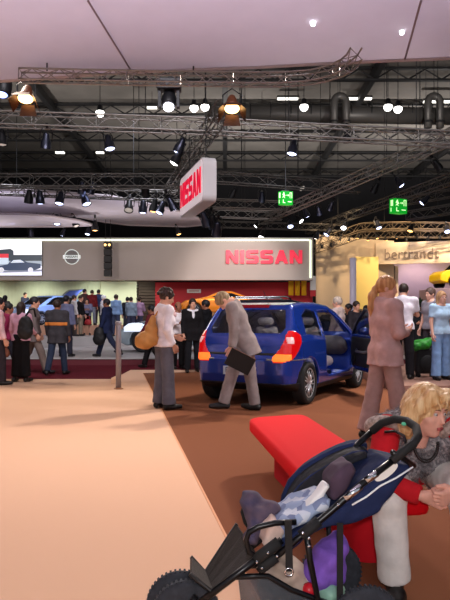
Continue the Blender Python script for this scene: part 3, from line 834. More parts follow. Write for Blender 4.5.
# right side
for i, (x, y, Y, k) in enumerate(((262,197,26,'b'),(233,193,28,'a'),(258,224,33,'w'),(262,234,31,'w'),(290,224,31,'b'),(299,219,31,'w'),(306,213,30,'b'),(319,211,30,'b'),(331,206,29,'b'),
        (317,235,32,'w'),(328,232,32,'b'),(344,226,32.5,'w'),(378,225,31,'b'),(399,182,25,'b'),(437,165,24,'w'),(347,137,22,'d'),(375,188,26,'a'),(425,200,26,'b'),(411,228,31,'a'),(447,229,31,'b'),(300,186,27,'d'))):
    lb = ('spotlight left of the left green exit sign','small amber spotlight right of the hanging box sign','bright white spotlight at the foot of the diagonal truss','bright white spotlight right above the red letters','spotlight low on the second diagonal truss, leftmost','white spotlight second from left on the second diagonal truss','spotlight third from left below the left exit sign','spotlight fourth from left right of the left exit sign','spotlight highest of the cluster right of the left exit sign',
        'white spotlight above the left end of the pale curved stand','second spotlight above the left end of the pale curved stand','bright spotlight on the warm lit truss left of centre','spotlight on the warm lit truss under the right exit sign','spotlight hanging above the right green exit sign','white spotlight high at the right edge','dark spotlight hanging under the level truss at right','small amber spotlight on the diagonal truss left of the right exit sign','spotlight just right of the right exit sign','warm spotlight at the right end of the lit truss','bluish spotlight at the right edge above the fascia','dark spotlight above the left exit sign')[i]
    lamp(x, y, Y, k, 25+10*(i%3), 47*i, lb, 1.25)
small_amber = []
for i, x in enumerate((322,331,340,349,358,368,377,386,396,406,417,428,440)):
    y = 248-min(10,(x-318)*.4) if x < 350 else 237
    lamp(x, y+(i%2)*2, 32.2 if x < 350 else 32.8, 'a', 20, 33*i, 'tiny warm spotlight, %s of the row under the lit truss of the pale stand' % ordinal(i), .62, 'warm spots of the curved stand')
for o in TPL.values():
    for ch in list(o.children): bpy.data.objects.remove(ch)
    bpy.data.objects.remove(o)
# round bay lamps
for i, (x, y) in enumerate(((100,113),(194,108),(205,107),(304,107),(388,107),(398,109))):
    e = empty('bay_lamp', P(x,y,20), ('round white lamp right of the left amber lamp','left one of two round white lamps beside the moving head','right one of two round white lamps beside the moving head','single round white lamp right of the right amber lamp','left one of two round white lamps at upper right','right one of two round white lamps at upper right')[i], 'lamp')
    MB().ball((0,0,0), (.14,.14,.14), 8).build('bulb', lens_m('bay', (255,252,244), 6), e, True)
    MB().lathe([(.05,.28),(.08,.24),(.09,.14),(.16,.06),(.15,.05)], None, 14).build('socket', canm, e, True)
    MB().tube([(0,0,.27),(0,0,CEILZ-e.location.z)], .012, 4).build('hanging_cable', steel, e)
# amber lamps with barn doors
copper = mat('barn_door', (66,36,22), .45, .35)
for i, (x, y, lb) in enumerate(((26,97,'amber spotlight with open barn doors at upper left'),(232,107,'amber spotlight with open barn doors left of centre'))):
    Yd = 12.0; e = empty('barn_door_spotlight', P(x,y,Yd), lb, 'spotlight'); e.scale = (.8,)*3
    MB().lathe([(.0,.36),(.09,.34),(.13,.22),(.16,.05),(.2,-.02),(.2,-.06),(.17,-.06)], Matrix.Rotation(D2(-28), 3, 'X'), 18).build('can', mat('amber_can', (84,44,26), .5, .3), e, True)
    MB().ball((0,-.02,-.04), (.19,.19,.12), 8).build('lens', lens_m('amber_big', (255,205,130), 9), e, True)
    R = Matrix.Rotation(D2(-28), 3, 'X')
    for a in range(4):
        q = R @ Matrix.Rotation(a*PI/2, 3, 'Z')
        rows = [[q @ Vector((u*(.16+.06*v), .2+.14*v, -.06-.24*v)) for u in (-1,0,1)] for v in (0,1)]
        MB().grid(rows).build('barn_door', copper, e, solid=.01)
    MB().tube([(-.22,0,-.02),(-.23,0,.3),(0,0,.46),(.23,0,.3),(.22,0,-.02)], .015, 6).build('yoke', canm, e)
    MB().tube([(0,0,.46),(0,0,(CEILZ-e.location.z)/.8)], .012, 5).build('drop_pipe', steel, e)
# moving head lamp
e = empty('moving_head_spotlight', P(169,100,13), 'black moving head lamp with bright white lens hanging over the middle', 'spotlight')
MB().box((0,0,.32), (.52,.3,.24)).build('base', canm, e, bevel=.02)
b = MB()
for sx in (-1,1): b.box((sx*.2,0,.05), (.06,.16,.44))
b.box((0,0,.24), (.46,.16,.06)); b.tube([(-.2,0,.0),(.2,0,.0)], .03, 8)
b.build('yoke', canm, e)
MB().lathe([(.0,.22),(.12,.2),(.16,.05),(.15,-.16),(.13,-.2),(.12,-.19)], Matrix.Rotation(D2(-30), 3, 'X'), 18).build('head', canm, e, True)
MB().ball((0,-.1,-.19), (.115,.115,.09), 8).build('lens', lens_m('head', (240,240,255), 14), e, True)
MB().tube([(0,0,.42),(0,0,CEILZ-e.location.z)], .02, 6).build('drop_pipe', steel, e)
e = empty('moving_head_spotlight', P(4,88,13), 'black lamp with blue white lens cut by the left edge beside the amber lamp', 'spotlight')
MB().lathe([(.0,.34),(.12,.3),(.17,.1),(.16,-.16),(.14,-.18)], Matrix.Rotation(D2(-15), 3, 'X'), 18).build('head', canm, e, True)
MB().ball((-.02,-.06,-.16), (.12,.12,.07), 8).build('lens', lens_m('head_blue', (150,170,255), 4), e, True)
MB().tube([(0,0,.3),(0,0,CEILZ-e.location.z)], .02, 6).build('drop_pipe', steel, e)
# ---------------------------------------------------------------- exit signs: three-sided green boxes with pictograms
gr = mat('exit_green', (10,140,36), .4, emit=(10,170,40), estr=.75); gw = mat('exit_white', (230,255,210), .4, emit=(225,255,190), estr=1.1)
def exit_sign(x, y, Y, w, h, label, turn):
    e = empty('exit_sign', P(x,y,Y), label, 'exit sign', None, turn); a = w/F*Y; hh = h/F*Y
    pts = [(-a*.5,0),(-a*.30,-a*.28),(a*.5,-a*.05),(a*.2,a*.3)]
    MB().prism(pts, lambda u, v, q: Vector((u, v, q-hh/2)), hh).build('box', gr, e)
    for (p, q, u0, n) in ((pts[1],pts[2],.08,0),(pts[0],pts[1],.1,1)):
        p = Vector((p[0],p[1],0)); q = Vector((q[0],q[1],0)); dv = q-p; nn = Vector((dv.y,-dv.x,0)).normalized()
        def f(u, v, w_): return p+dv*u+nn*(.004+w_)+Vector((0,0,hh*(v-.5)))
        def gl(poly): MB().prism(poly, f, .01).build('pictogram', gw, e)
        def bx(u0,u1,v0,v1): gl([(u0,v0),(u1,v0),(u1,v1),(u0,v1)])
        if n == 0:
            gl([(.20+.05*math.cos(i*PI/4), .86+.05*math.sin(i*PI/4)) for i in range(8)])
            gl([(.12,.80),(.26,.80),(.30,.70),(.34,.66),(.33,.62),(.26,.66),(.24,.58),(.30,.50),(.27,.48),(.19,.57),(.08,.50),(.06,.53),(.17,.62),(.17,.73),(.10,.68),(.08,.71)])
            bx(.42,.58,.68,.72); gl([(.58,.62),(.58,.78),(.66,.70)])
            gl([(.72,.5),(.76,.5),(.76,.88),(.88,.88),(.88,.5),(.92,.5),(.92,.92),(.72,.92)])
            gl([(.12,.12),(.32,.12),(.32,.17),(.17,.17),(.17,.38),(.12,.38)]); bx(.55,.88,.2,.26)
        else:
            bx(.3,.45,.5,.9); bx(.55,.7,.5,.9); bx(.3,.4,.12,.38)
    MB().box((0,0,hh/2+.03), (a*.5,.06,.06)).build('top_bracket', steel, e)
    MB().tube([(0,0,hh/2+.05),(0,0,CEILZ-e.location.z)], .015, 5).build('hanging_cable', steel, e)
exit_sign(285.5,198.5,24,14.5,13.5,'green exit sign box with running figure, the left and higher of two',0)
exit_sign(398,206.5,23,18,14.5,'green exit sign box with running figure, the right and lower of two',.1)
# ================================================================ cars
def wheel(parent, loc, R, w, side, rimcol=(214,216,222), vox=None):
    """axis along local Y; side=+1 outward is +Y"""
    e = bpy.data.objects.new('wheel', None); COL.objects.link(e); e.parent = parent; e.location = loc
    M = Matrix.Rotation(-PI/2*side, 3, 'X')
    ri = R*.70
    MB().lathe([(ri,-w/2),(R*.93,-w/2),(R,-w*.32),(R,w*.32),(R*.93,w/2),(ri+.005,w/2),(ri,w*.42)], M, 32).build('tyre', mat('tyre', (24,24,26), .8), e, True)
    rm = mat('rim_%d_%d_%d' % rimcol, rimcol, .3, .7)
    b = MB(); b.lathe([(ri,-w*.3),(ri,w*.44),(ri*.93,w*.46),(ri*.90,w*.36),(ri*.88,-w*.3)], M, 32)
    for i in range(14):
        a = 2*PI*(i//2)/7+(.16 if i % 2 else -.16)
        b.tube([M @ Vector((ri*.2*math.cos(a), ri*.2*math.sin(a), w*.40)), M @ Vector((ri*.93*math.cos(a), ri*.93*math.sin(a), w*.36))], [ri*.085, ri*.06], 6)
    b.lathe([(.0,w*.44),(ri*.2,w*.42),(ri*.24,w*.3),(ri*.2,w*.1)], M, 16)
    b.build('rim', rm, e, True)
    MB().lathe([(.0,w*.02),(ri*.86,w*.0),(ri*.86,-w*.1)], M, 24).build('brake_disc', mat('brake_grey', (60,60,64), .5, .5), e, True)
    return e
class Car:
    def __init__(s, prof, W, hw_top, belt, vox, plan=None, k=.07, lo_in=.06):
        s.L = max(p[0] for p in prof); s.H = max(p[1] for p in prof); s.vox = vox
        s.S = SDF((-.06,-W-.08,.05), (s.L+.06,W+.08,s.H+.08), vox)
        X, Z = np.meshgrid(s.S.ax[0], s.S.ax[2], indexing='ij')
        s.dp = poly_sd(prof, X, Z)
        t = np.clip((Z-belt)/(s.H-belt), 0, 1)
        low = np.clip((.45-Z)/.3, 0, 1)
        T = 1-(1-hw_top/W)*t**1.1-.07*low**1.5-.012*np.clip((Z-.7)/.2, 0, 1)
        pr = plan or [(0,.80),(.12,.88),(.35,.96),(.8,1),(2.8,1),(3.4,.95),(3.8,.83),(s.L,.68)]
        Wx = np.interp(X, [p[0] for p in pr], [p[1] for p in pr])
        s.hw = W*T*Wx; s.X, s.Z, s.W, s.k = X, Z, W, k
        s.outer()
    def outer(s):
        Y = np.abs(s.S.ax[1])[None, :, None]
        a = s.dp[:, None, :]; b = (Y-s.hw[:, None, :])*.95
        s.out = (-smin(-a, -b, s.k)).astype(np.float32)+s.k*.0
        s.S.D = s.out.copy()
    def hole_side(s, poly, ymin=.3, side=None):
        d = poly_sd(poly, s.X, s.Z)[:, None, :]; y = s.S.ax[1][None, :, None]
        yy = np.abs(y) if side is None else y*side
        s.S.D = np.maximum(s.S.D, -np.maximum(d, ymin-yy))
    def hole_x(s, poly, x0, x1):
        """poly in (|y|,z)"""
        Y, Z = np.meshgrid(np.abs(s.S.ax[1]), s.S.ax[2], indexing='ij')
        d = poly_sd(poly, Y, Z)[None]; x = s.S.ax[0][:, None, None]
        s.S.D = np.maximum(s.S.D, -np.maximum(d, np.maximum(x0-x, x-x1)))
    def cabin(s, poly, inset=.06):
        d = np.maximum(poly_sd(poly, s.X, s.Z)[:, None, :], np.abs(s.S.ax[1])[None, :, None]-s.hw[:, None, :]+inset)
        s.S.D = np.maximum(s.S.D, -np.maximum(d, s.out+inset*.8))
    def arch(s, x, z, r, depth):
        d = np.sqrt((s.X-x)**2+(s.Z-z)**2)-r
        s.S.D = np.maximum(s.S.D, -np.maximum(d[:, None, :], depth-np.abs(s.S.ax[1])[None, :, None]))
    def body(s): return s.S.mesh()
    def skinmesh(s):
        D = s.S.D; s.S.D = s.out.copy(); m = s.S.mesh(); s.S.D = D; return m
def patch(m, keep, off):
    """faces of m whose centre satisfies keep(c,n) moved along their normals"""
    V, Fc = m; c = V[Fc].mean(1)
    n = np.cross(V[Fc[:,2]]-V[Fc[:,0]], V[Fc[:,3]]-V[Fc[:,1]]); n /= np.linalg.norm(n, axis=1)[:, None]+1e-9
    k = keep(c, n); Fk = Fc[k]
    vn = np.zeros_like(V)
    for i in range(4): np.add.at(vn, Fc[:, i], n)
    vn /= np.linalg.norm(vn, axis=1)[:, None]+1e-9
    u, inv = np.unique(Fk, return_inverse=True)
    return V[u]+vn[u]*off, inv.reshape(Fk.shape)
def solidify(o, t):
    q = o.modifiers.new('s', 'SOLIDIFY'); q.thickness = t; q.offset = -1
glass = mat('car_glass', (14,18,22), .04, alpha=.55, spec=.8)
glass_d = mat('dark_glass', (10,12,16), .05, spec=.8)
dark_trim = mat('car_black', (18,18,20), .5)
seatm = mat('seat_grey', (206,196,192), .8)
def at_local(root, fn): pass

def blue_hatch():
    prof = [(.05,.30),(.0,.45),(.0,.66),(.05,.74),(.08,.86),(.14,.98),(.27,1.16),(.42,1.38),(.50,1.44),(.9,1.485),(1.5,1.50),(2.05,1.465),(2.35,1.38),(2.75,1.15),(3.05,.985),(3.45,.90),(3.75,.77),(3.93,.6),(3.97,.42),(3.9,.24),(3.5,.19),(.4,.19)]
    c = Car(prof, .85, .60, .92, .0145, k=.06)
    cab = [(.35,.95),(.5,.95),(.9,.45),(1.0,.32),(2.75,.32),(2.85,.9),(2.9,1.02),(2.35,1.33),(2.0,1.41),(1.5,1.44),(.9,1.43),(.52,1.36)]
    c.cabin(cab)
    qglass = [(.58,1.02),(1.20,.97),(1.28,1.345),(.92,1.375),(.68,1.28)]
    door = [(1.34,.40),(1.30,.92),(1.40,1.36),(2.02,1.385),(2.40,1.20),(2.72,1.00),(2.80,.72),(2.72,.42),(2.5,.36),(1.5,.36)]
    fglass = [(1.36,.97),(1.44,1.34),(2.0,1.365),(2.35,1.2),(2.62,1.0)]
    c.hole_side(qglass); c.hole_side(door, .3, -1); c.hole_side(fglass, .3, 1)
    rg = [(0,1.03),(.55,1.03),(.60,1.1),(.53,1.355),(0,1.37)]; c.hole_x(rg, -.1, .7)
    ws_ = [(0,1.02),(.62,1.02),(.56,1.38),(0,1.40)]; c.hole_x(ws_, 2.3, 3.1)
    for x in (.62,3.16): c.arch(x, .31, .365, .42)
    root = empty('car', (.22,8.85,0), 'shiny blue hatchback with its front door open beside the suited man', 'car', None, D2(90-28.4))
    paint = mat('paint_blue', (26,62,166), .22, .4, coat=1.0, spec=.6)
    b = link('car_body', newmesh(*c.body()), paint, root)
    sk = c.skinmesh()
    def add(name, keep, off, m, t=.006):
        o = link(name, newmesh(*patch(sk, keep, off)), m, root); solidify(o, t); return o
    add('rear_window', lambda q, n: (q[:,0] < .62) & (n[:,0] < -.2) & inpoly([(-.58,1.0),(.58,1.0),(.63,1.1),(.55,1.39),(-.55,1.39),(-.63,1.1)], q[:,1], q[:,2]), -.004, glass)
    for sd in (1,-1):
        add('quarter_window', lambda q, n: (q[:,1]*sd > .3) & inpoly([(.54,1.00),(1.24,.95),(1.31,1.365),(.91,1.395),(.65,1.30)], q[:,0], q[:,2]), -.004, glass)
    add('door_window', lambda q, n: (q[:,1] > .3) & inpoly(fglass, q[:,0], q[:,2]), -.006, glass)
    add('windscreen', lambda q, n: (q[:,0] > 2.25) & (n[:,0] > .2) & inpoly([(-.65,1.0),(.65,1.0),(.58,1.40),(-.58,1.40)], q[:,1], q[:,2]), -.005, glass)
    # tail lights wrap round the corner
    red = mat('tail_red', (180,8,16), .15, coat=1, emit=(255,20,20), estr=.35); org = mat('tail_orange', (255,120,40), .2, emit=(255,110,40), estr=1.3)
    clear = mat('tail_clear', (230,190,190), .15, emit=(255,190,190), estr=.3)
    for sd in (1,-1):
        tlp = [(.52,.62),(.50,.69),(.60,.82),(.66,.97),(.74,1.06),(.90,1.05),(1.02,1.0),(1.03,.90),(.93,.78),(.80,.69),(.66,.63)]
        def reg(q, n): return (q[:,1]*sd > .3) & (q[:,0] < .6) & inpoly(tlp, q[:,1]*sd+np.maximum(q[:,0]-.12, 0)*1.0, q[:,2])
        lo = lambda q: (q[:,2] < .735) & (q[:,2] > .64) & (q[:,1]*sd+q[:,0] < .86)
        mid = lambda q: (np.abs(q[:,2]-.93) < .04) & (np.abs(q[:,1]*sd+q[:,0]-.86) < .07)
        L = add('tail_light', lambda q, n: reg(q, n) & ~lo(q) & ~mid(q), .010, red, .012)
        for nm, f, m in (('indicator', lo, org), ('reversing_lens', mid, clear)):
            o = link(nm, newmesh(*patch(sk, lambda q, n: reg(q, n) & f(q), .011)), m, L); solidify(o, .012)
    add('brake_light', lambda q, n: (n[:,0] < .2) & (np.abs(q[:,1]) < .25) & (q[:,0] < .52) & (q[:,2] > 1.395) & (q[:,2] < 1.46), .006, mat('brake_strip', (120,14,30), .2))
    add('tailgate_seam', lambda q, n: (q[:,0] < .3) & (np.abs(q[:,2]-.735) < .012) & (np.abs(q[:,1]) < .7), .002, dark_trim)
    add('bumper_strip', lambda q, n: (q[:,0] < .5) & (np.abs(q[:,2]-.66) < .012) & (np.abs(q[:,1]) > .42), .005, mat('chrome_strip', (170,176,190), .25, .7))
    add('rear_valance', lambda q, n: (q[:,2] < .33) & (q[:,0] < .45), .006, dark_trim)
    add('sill', lambda q, n: (q[:,2] < .27) & (q[:,0] > .98) & (q[:,0] < 2.8), .006, dark_trim)
    o = add('badge', lambda q, n: (n[:,0] < -.3) & (np.hypot(q[:,1]*1.3, q[:,2]-.90) < .05), .008, mat('chrome', (200,204,210), .15, 1))
    pt = MB().box((-.018,0,.50), (.02,.52,.12)).build('number_plate', mat('plate', (196,206,222), .4), root, bevel=.004)
    for i, ch in enumerate('RC'):
        textobj('plate_letter', ch, mat('plate_ink', (30,36,60), .5), pt, (-.032,.19-.08*i,.50), (PI/2,0,-PI/2), .12, .002)
    for x, y, sd in ((.62,.74,1),(.62,-.74,-1),(3.16,.74,1),(3.16,-.74,-1)): wheel(root, (x,y,.308), .308, .19, sd)
    MB().box((1.9,0,.24), (2.2,1.2,.06)).build('floor_pan', dark_trim, root)
    for y in (-.36,.36):
        s = bpy.data.objects.new('front_seat', None); COL.objects.link(s); s.parent = root; s.location = (1.92,y,.30)
        t = SDF((-.35,-.3,-.05), (.65,.3,1.05), .02)
        t.rc((.0,-.16,.2), (.0,.16,.2), .1, k=.05); t.rc((.42,-.16,.22), (.42,.16,.22), .09, k=.05); t.rc((.2,-.14,.2), (.2,.14,.2), .1, k=.1); t.plane((0,0,.0), (0,0,-1))
        link('cushion', newmesh(*t.mesh()), seatm, s)
        t = SDF((-.45,-.3,.1), (.3,.3,1.1), .02)
        for a in (-.15,.15): t.rc((-.02,a,.25), (-.2,a*.9,.75), .08, .065, k=.1)
        t.rc((-.1,0,.3), (-.2,0,.7), .08, k=.1)
        link('backrest', newmesh(*t.mesh()), seatm, s)
        t = SDF((-.5,-.3,.6), (.2,.3,1.2), .015); t.rc((-.24,-.08,.9), (-.24,.08,.9), .065, k=.02); link('headrest', newmesh(*t.mesh()), seatm, s)
        MB().box((.2,0,.03), (.5,.4,.1)).build('base', dark_trim, s)
    rs = SDF((.4,-.7,.2), (1.2,.7,1.2), .025)
    rs.rc((.9,-.5,.5), (.9,.5,.5), .12, k=.06); rs.rc((.75,-.5,.85), (.75,.5,.85), .09, k=.06); rs.rc((.8,-.5,.65), (.8,.5,.65), .1, k=.1)
    link('rear_seat', newmesh(*rs.mesh()), mat('seat_dark', (60,58,62), .8), root)
    db = SDF((2.3,-.75,.5), (3.0,.75,1.1), .025); db.rc((2.62,-.6,.83), (2.62,.6,.83), .12, k=.05); db.rc((2.75,-.6,.75), (2.75,.6,.75), .14, k=.1)
    link('dashboard', newmesh(*db.mesh()), mat('dash_grey', (92,90,94), .7), root)
    MB().tube([(2.36+.06*math.cos(a), .36+.18*math.sin(a), .86+.17*math.cos(a)) for a in [2*PI*i/24 for i in range(24)]], .016, 6, True).build('steering_wheel', dark_trim, root, True)
    # interior trim of the far door: pale panel with speaker
    tr_ = MB().prism([(1.38,.55),(1.34,.95),(2.6,.97),(2.7,.55)], lambda u, v, w: Vector((u, .70-w, v)), .03).build('door_trim', mat('trim_pale', (196,196,200), .6), root, bevel=.01)
    MB().lathe([(.0,0),(.09,0),(.1,.01),(.08,.02),(.0,.015)], Matrix.Rotation(PI/2, 3, 'X'), 20, (2.4,.67,.72)).build('speaker', dark_trim, tr_, True)
    # open right door, hinged at the front
    dr = bpy.data.objects.new('door', None); COL.objects.link(dr); dr.parent = root; dr.location = (2.78,-.83,0); dr.rotation_euler = (0,0,D2(33))
    lowp = [(x, z) for x, z in [(1.36,.42),(1.32,.96),(2.66,.99),(2.74,.72),(2.68,.42),(2.5,.37),(1.5,.37)]]
    frp = [(1.32,.95),(1.42,1.36),(2.02,1.385),(2.40,1.20),(2.70,.98)]
    t = SDF((-1.55,-.12,.3), (.06,.14,1.46), .014)
    X, Z = np.meshgrid(t.ax[0], t.ax[2], indexing='ij'); Yg = t.ax[1][None, :, None]
    d1 = poly_sd([(x-2.78, z) for x, z in lowp], X, Z)[:, None, :]
    t.D = (-smin(-d1, -(np.abs(Yg+.0)-.05), .03)).astype(np.float32)
    link('door_skin', newmesh(*t.mesh()), paint, dr)
    q = MB().tube([Vector((x-2.78, .02, z)) for x, z in frp], .028, 8).build('window_frame', dark_trim, dr, True)
    MB().prism([(x-2.78, z) for x, z in [(1.34,.96),(1.43,1.35),(2.01,1.37),(2.38,1.2),(2.66,.99)]], lambda u, v, w: Vector((u, .018+w, v)), .005).build('door_glass', glass, dr)
    MB().prism([(x-2.78, z) for x, z in [(1.40,.45),(1.38,.92),(2.6,.94),(2.66,.72),(2.6,.45)]], lambda u, v, w: Vector((u, .05+w, v)), .025).build('inner_trim', mat('inner_trim', (34,34,38), .6), dr, bevel=.01)
    MB().tube([(-1.1,.08,.72),(-1.0,.12,.70),(-.6,.12,.70),(-.5,.08,.72)], .022, 8).build('armrest', mat('trim_grey', (110,110,114), .5), dr, True)
    MB().lathe([(.0,0),(.1,0),(.11,.02),(.08,.03),(.0,.02)], Matrix.Rotation(-PI/2, 3, 'X'), 20, (-.32,.075,.55)).build('speaker', dark_trim, dr, True)
    MB().ball((-.2,-.14,1.02), (.07,.11,.075), 8).build('door_mirror', paint, dr, True)
    MB().box((-1.33,-.07,.83), (.18,.03,.03)).build('door_handle', dark_trim, dr, bevel=.008)
    mb = MB(); mb.ball((2.62,.98,1.0), (.07,.11,.075), 8); mb.build('door_mirror', paint, root, True)
    MB().tube([(1.0,0,1.50),(.8,0,1.66)], .006, 5).build('aerial', dark_trim, root)
    root.scale = (1.03,1.03,1.04)
    MB().box((1.45,0,1.395), (.16,.10,.03)).build('added_interior_lamp', mat('added_lamp_glow', (255,250,240), .5, emit=(255,248,235), estr=3), root, bevel=.006)  # added dome lamp, with a point light to brighten the dark cabin
    pl_ = bpy.data.lights.new('cabin_fill_light', 'POINT'); pl_.energy = 9; pl_.shadow_soft_size = .06; po = bpy.data.objects.new('cabin_fill_light', pl_); COL.objects.link(po); po.location = root.matrix_basis @ Vector((1.45,0,1.33))
    return root
blue_hatch()

def simple_car(name, label, loc, rz, prof, W, top, belt, paintm, glasspolys, ends, wheels, R, vox=.03, hood=None, lights=None, rim=(170,172,178), plan=None, glassm=None):
    c = Car(prof, W, top, belt, vox, plan=plan)
    for x in wheels: c.arch(x, R, R*1.14, W*.55)
    root = empty('car', loc, label, 'car', None, rz)
    link('car_body', newmesh(*c.body()), paintm, root); sk = c.skinmesh()
    def add(nm, keep, off, m, t=.008):
        V, Fk = patch(sk, keep, off)
        if len(Fk): o = link(nm, newmesh(V, Fk), m, root); solidify(o, t); return o
    for poly in glasspolys:
        for sd in (1,-1): add('side_window', lambda q, n: (q[:,1]*sd > .3) & inpoly(poly, q[:,0], q[:,2]), .006, glassm or glass_d)
    for nm, x0, x1, z0, z1, hwid in ends: add(nm, lambda q, n: (q[:,0] > x0) & (q[:,0] < x1) & (q[:,2] > z0) & (q[:,2] < z1) & (np.abs(q[:,1]) < hwid) & (np.abs(n[:,0]) > .2), .006, glassm or glass_d)
    for nm, x0, x1, z0, z1, y0, m in (lights or ()):
        for sd in (1,-1): add(nm, lambda q, n: (q[:,0] > x0) & (q[:,0] < x1) & (q[:,2] > z0) & (q[:,2] < z1) & (q[:,1]*sd > y0), .01, m)
    for x in wheels:
        for sd in (1,-1): wheel(root, (x, sd*(W-.11), R), R, .2, sd, rim)
    return root
lampw = mat('headlamp', (235,240,250), .15, emit=(220,235,255), estr=.8)
lampr = mat('tail_red', (180,8,16), .15)
hatch_prof = [(.05,.28),(.0,.5),(.05,.8),(.15,1.0),(.45,1.42),(.8,1.48),(2.0,1.46),(2.5,1.28),(3.0,1.0),(3.6,.84),(3.95,.6),(3.95,.3),(3.6,.2),(.4,.2)]
bl = simple_car('car', 'pale blue lit hatchback with raised tailgate on the stage before the ribbed wall', Vector((-8.0,31.7,1.05)), D2(243), hatch_prof, .83, .60, .92, mat('paint_ice', (166,196,240), .25, .2, coat=1, sss=0),
    [[(.6,.98),(1.4,.97),(1.42,1.38),(.75,1.38)],[(1.5,.97),(2.85,.98),(2.3,1.28),(2.0,1.37),(1.52,1.38)]], [('windscreen',2.2,3.1,1.0,1.42,.6)], (.65,3.15), .31, lights=[('headlamp',3.5,4,.55,.75,.35,lampw)])
bl.location.z = 1.05
g = bpy.data.objects.new('tailgate', None); COL.objects.link(g); g.parent = bl; g.location = (.45,0,1.42); g.rotation_euler = (0,D2(12),0)
MB().grid([[Vector((-.72*u, y*.5, .06*math.sin(u*PI*.8)+.26*u)) for y in (-1,-.5,0,.5,1)] for u in (0,.25,.5,.75,1)]).build('panel', mat('paint_violet', (90,110,205), .25, .2, coat=1), g, True, solid=.05)
MB().grid([[Vector((-.72*u, y*.4, .06*math.sin(u*PI*.8)+.26*u-.035)) for y in (-1,0,1)] for u in (.2,.45,.7)]).build('tailgate_window', glass_d, g, True, solid=.01)
road_prof = [(.05,.3),(.0,.5),(.06,.74),(.5,.86),(1.1,.90),(1.25,.88),(2.0,.86),(2.35,.95),(3.15,.93),(3.72,.83),(4.0,.62),(4.08,.35),(3.8,.2),(.4,.2)]
silver = mat('paint_silver', (176,196,208), .22, .6, coat=1)
r_ = simple_car('car', 'silver open roadster on the low stage behind the grey post', (.95,21.3,.2), D2(186), road_prof, .86, .78, .8, silver, [], [], (.75,3.3), .33, vox=.03, plan=[(0,.85),(.3,.97),(3.4,.98),(3.8,.92),(4.08,.80)], lights=[('headlamp',3.3,3.85,.6,.85,.5,lampw),('tail_light',-.1,.2,.6,.75,.45,lampr)])
MB().grid([[Vector((2.55-.38*v, y*.66, .86+.40*v-.05*abs(y))) for y in (-1,-.6,0,.6,1)] for v in (0,.5,1)]).build('windscreen', glass, r_, True, solid=.01)
MB().tube([Vector((2.17, y*.68, 1.26-.05*abs(y))) for y in (-1,-.6,0,.6,1)], .02, 6).build('windscreen_frame', silver, r_, True)
r_.scale = (1.15,)*3
for y in (-.34,.34):
    t = SDF((.9,y-.3,.6), (1.9,y+.3,1.2), .025); t.rc((1.35,y-.12,.8), (1.25,y-.1,1.08), .08, k=.04); t.rc((1.35,y+.12,.8), (1.25,y+.1,1.08), .08, k=.04); t.rc((1.35,y,.8), (1.24,y,1.1), .09, k=.08)
    link('seat', newmesh(*t.mesh()), mat('seat_tan', (206,150,100), .6), r_)
suv_prof = [(.05,.4),(.0,.7),(.06,1.05),(.25,1.55),(.5,1.68),(2.2,1.70),(2.6,1.62),(3.15,1.12),(3.9,1.02),(4.2,.8),(4.22,.45),(3.9,.32),(.4,.32)]
sv = simple_car('car', 'bright yellow car raised on a plinth inside the pale stand at the right edge', (16.2,35.6,3.1), D2(193), suv_prof, .9, .66, 1.05, mat('paint_yellow', (246,206,10), .3, coat=1),
    [[(.55,1.1),(1.6,1.1),(1.6,1.58),(.65,1.58)],[(1.7,1.1),(3.0,1.12),(2.55,1.55),(1.7,1.58)]], [('windscreen',2.4,3.2,1.15,1.6,.65),('rear_window',-.1,.4,1.1,1.5,.6)], (.8,3.4), .36, vox=.035)
p_ = empty('plinth', (14.6,35.2,-.03), 'tall pale plinth under the yellow car', 'plinth')
MB().box((-.4,-.2,1.565), (5.0,2.4,3.13)).build('block', mat('recess_lilac', (166,146,160), .6), p_, bevel=.03)
# gold car before the red wall, half hidden by the crowd
gp = empty('plinth', (-.2,29.0,.6), 'low dark plinth under the golden car in front of the red wall', 'plinth')
MB().box((-.2,0,.43), (4.4,2.2,.86)).build('block', mat('plinth_dark', (40,30,34), .6), gp, bevel=.02)
simple_car('car', 'golden orange low car glowing in front of the red wall', (1.75,29.4,1.46), D2(186), [(x, z*.92) for x, z in road_prof[:4]]+[(.9,1.0),(1.5,1.22),(2.1,1.2),(2.7,.95)]+[(x, z*.92) for x, z in road_prof[8:]], .85, .6, .8, mat('paint_gold', (226,130,30), .25, .4, coat=1),
    [[(1.0,.93),(1.5,1.12),(2.0,1.1),(2.5,.92)]], [], (.75,3.3), .32, vox=.035)
# dark vehicle with roof rails just behind the blue hatchback
dk = simple_car('car', 'dark car with silver roof rails seen above the roof of the blue hatchback', (-.3,18.4,.2), D2(4), suv_prof, .9, .68, 1.05, mat('paint_dark', (26,28,44), .25, .3, coat=1),
    [[(.55,1.1),(1.6,1.1),(1.6,1.58),(.65,1.58)],[(1.7,1.1),(3.0,1.12),(2.55,1.55),(1.7,1.58)]], [('windscreen',2.4,3.2,1.15,1.6,.65)], (.8,3.4), .36, vox=.035, glassm=mat('smoke_glass', (70,66,66), .1))
for y in (-.6,.6): MB().tube([(.5,y,1.68),(.6,y,1.76),(2.1,y,1.78),(2.25,y,1.70)], .025, 6).build('roof_rail', mat('chrome', (200,204,210), .15, 1), dk, True)
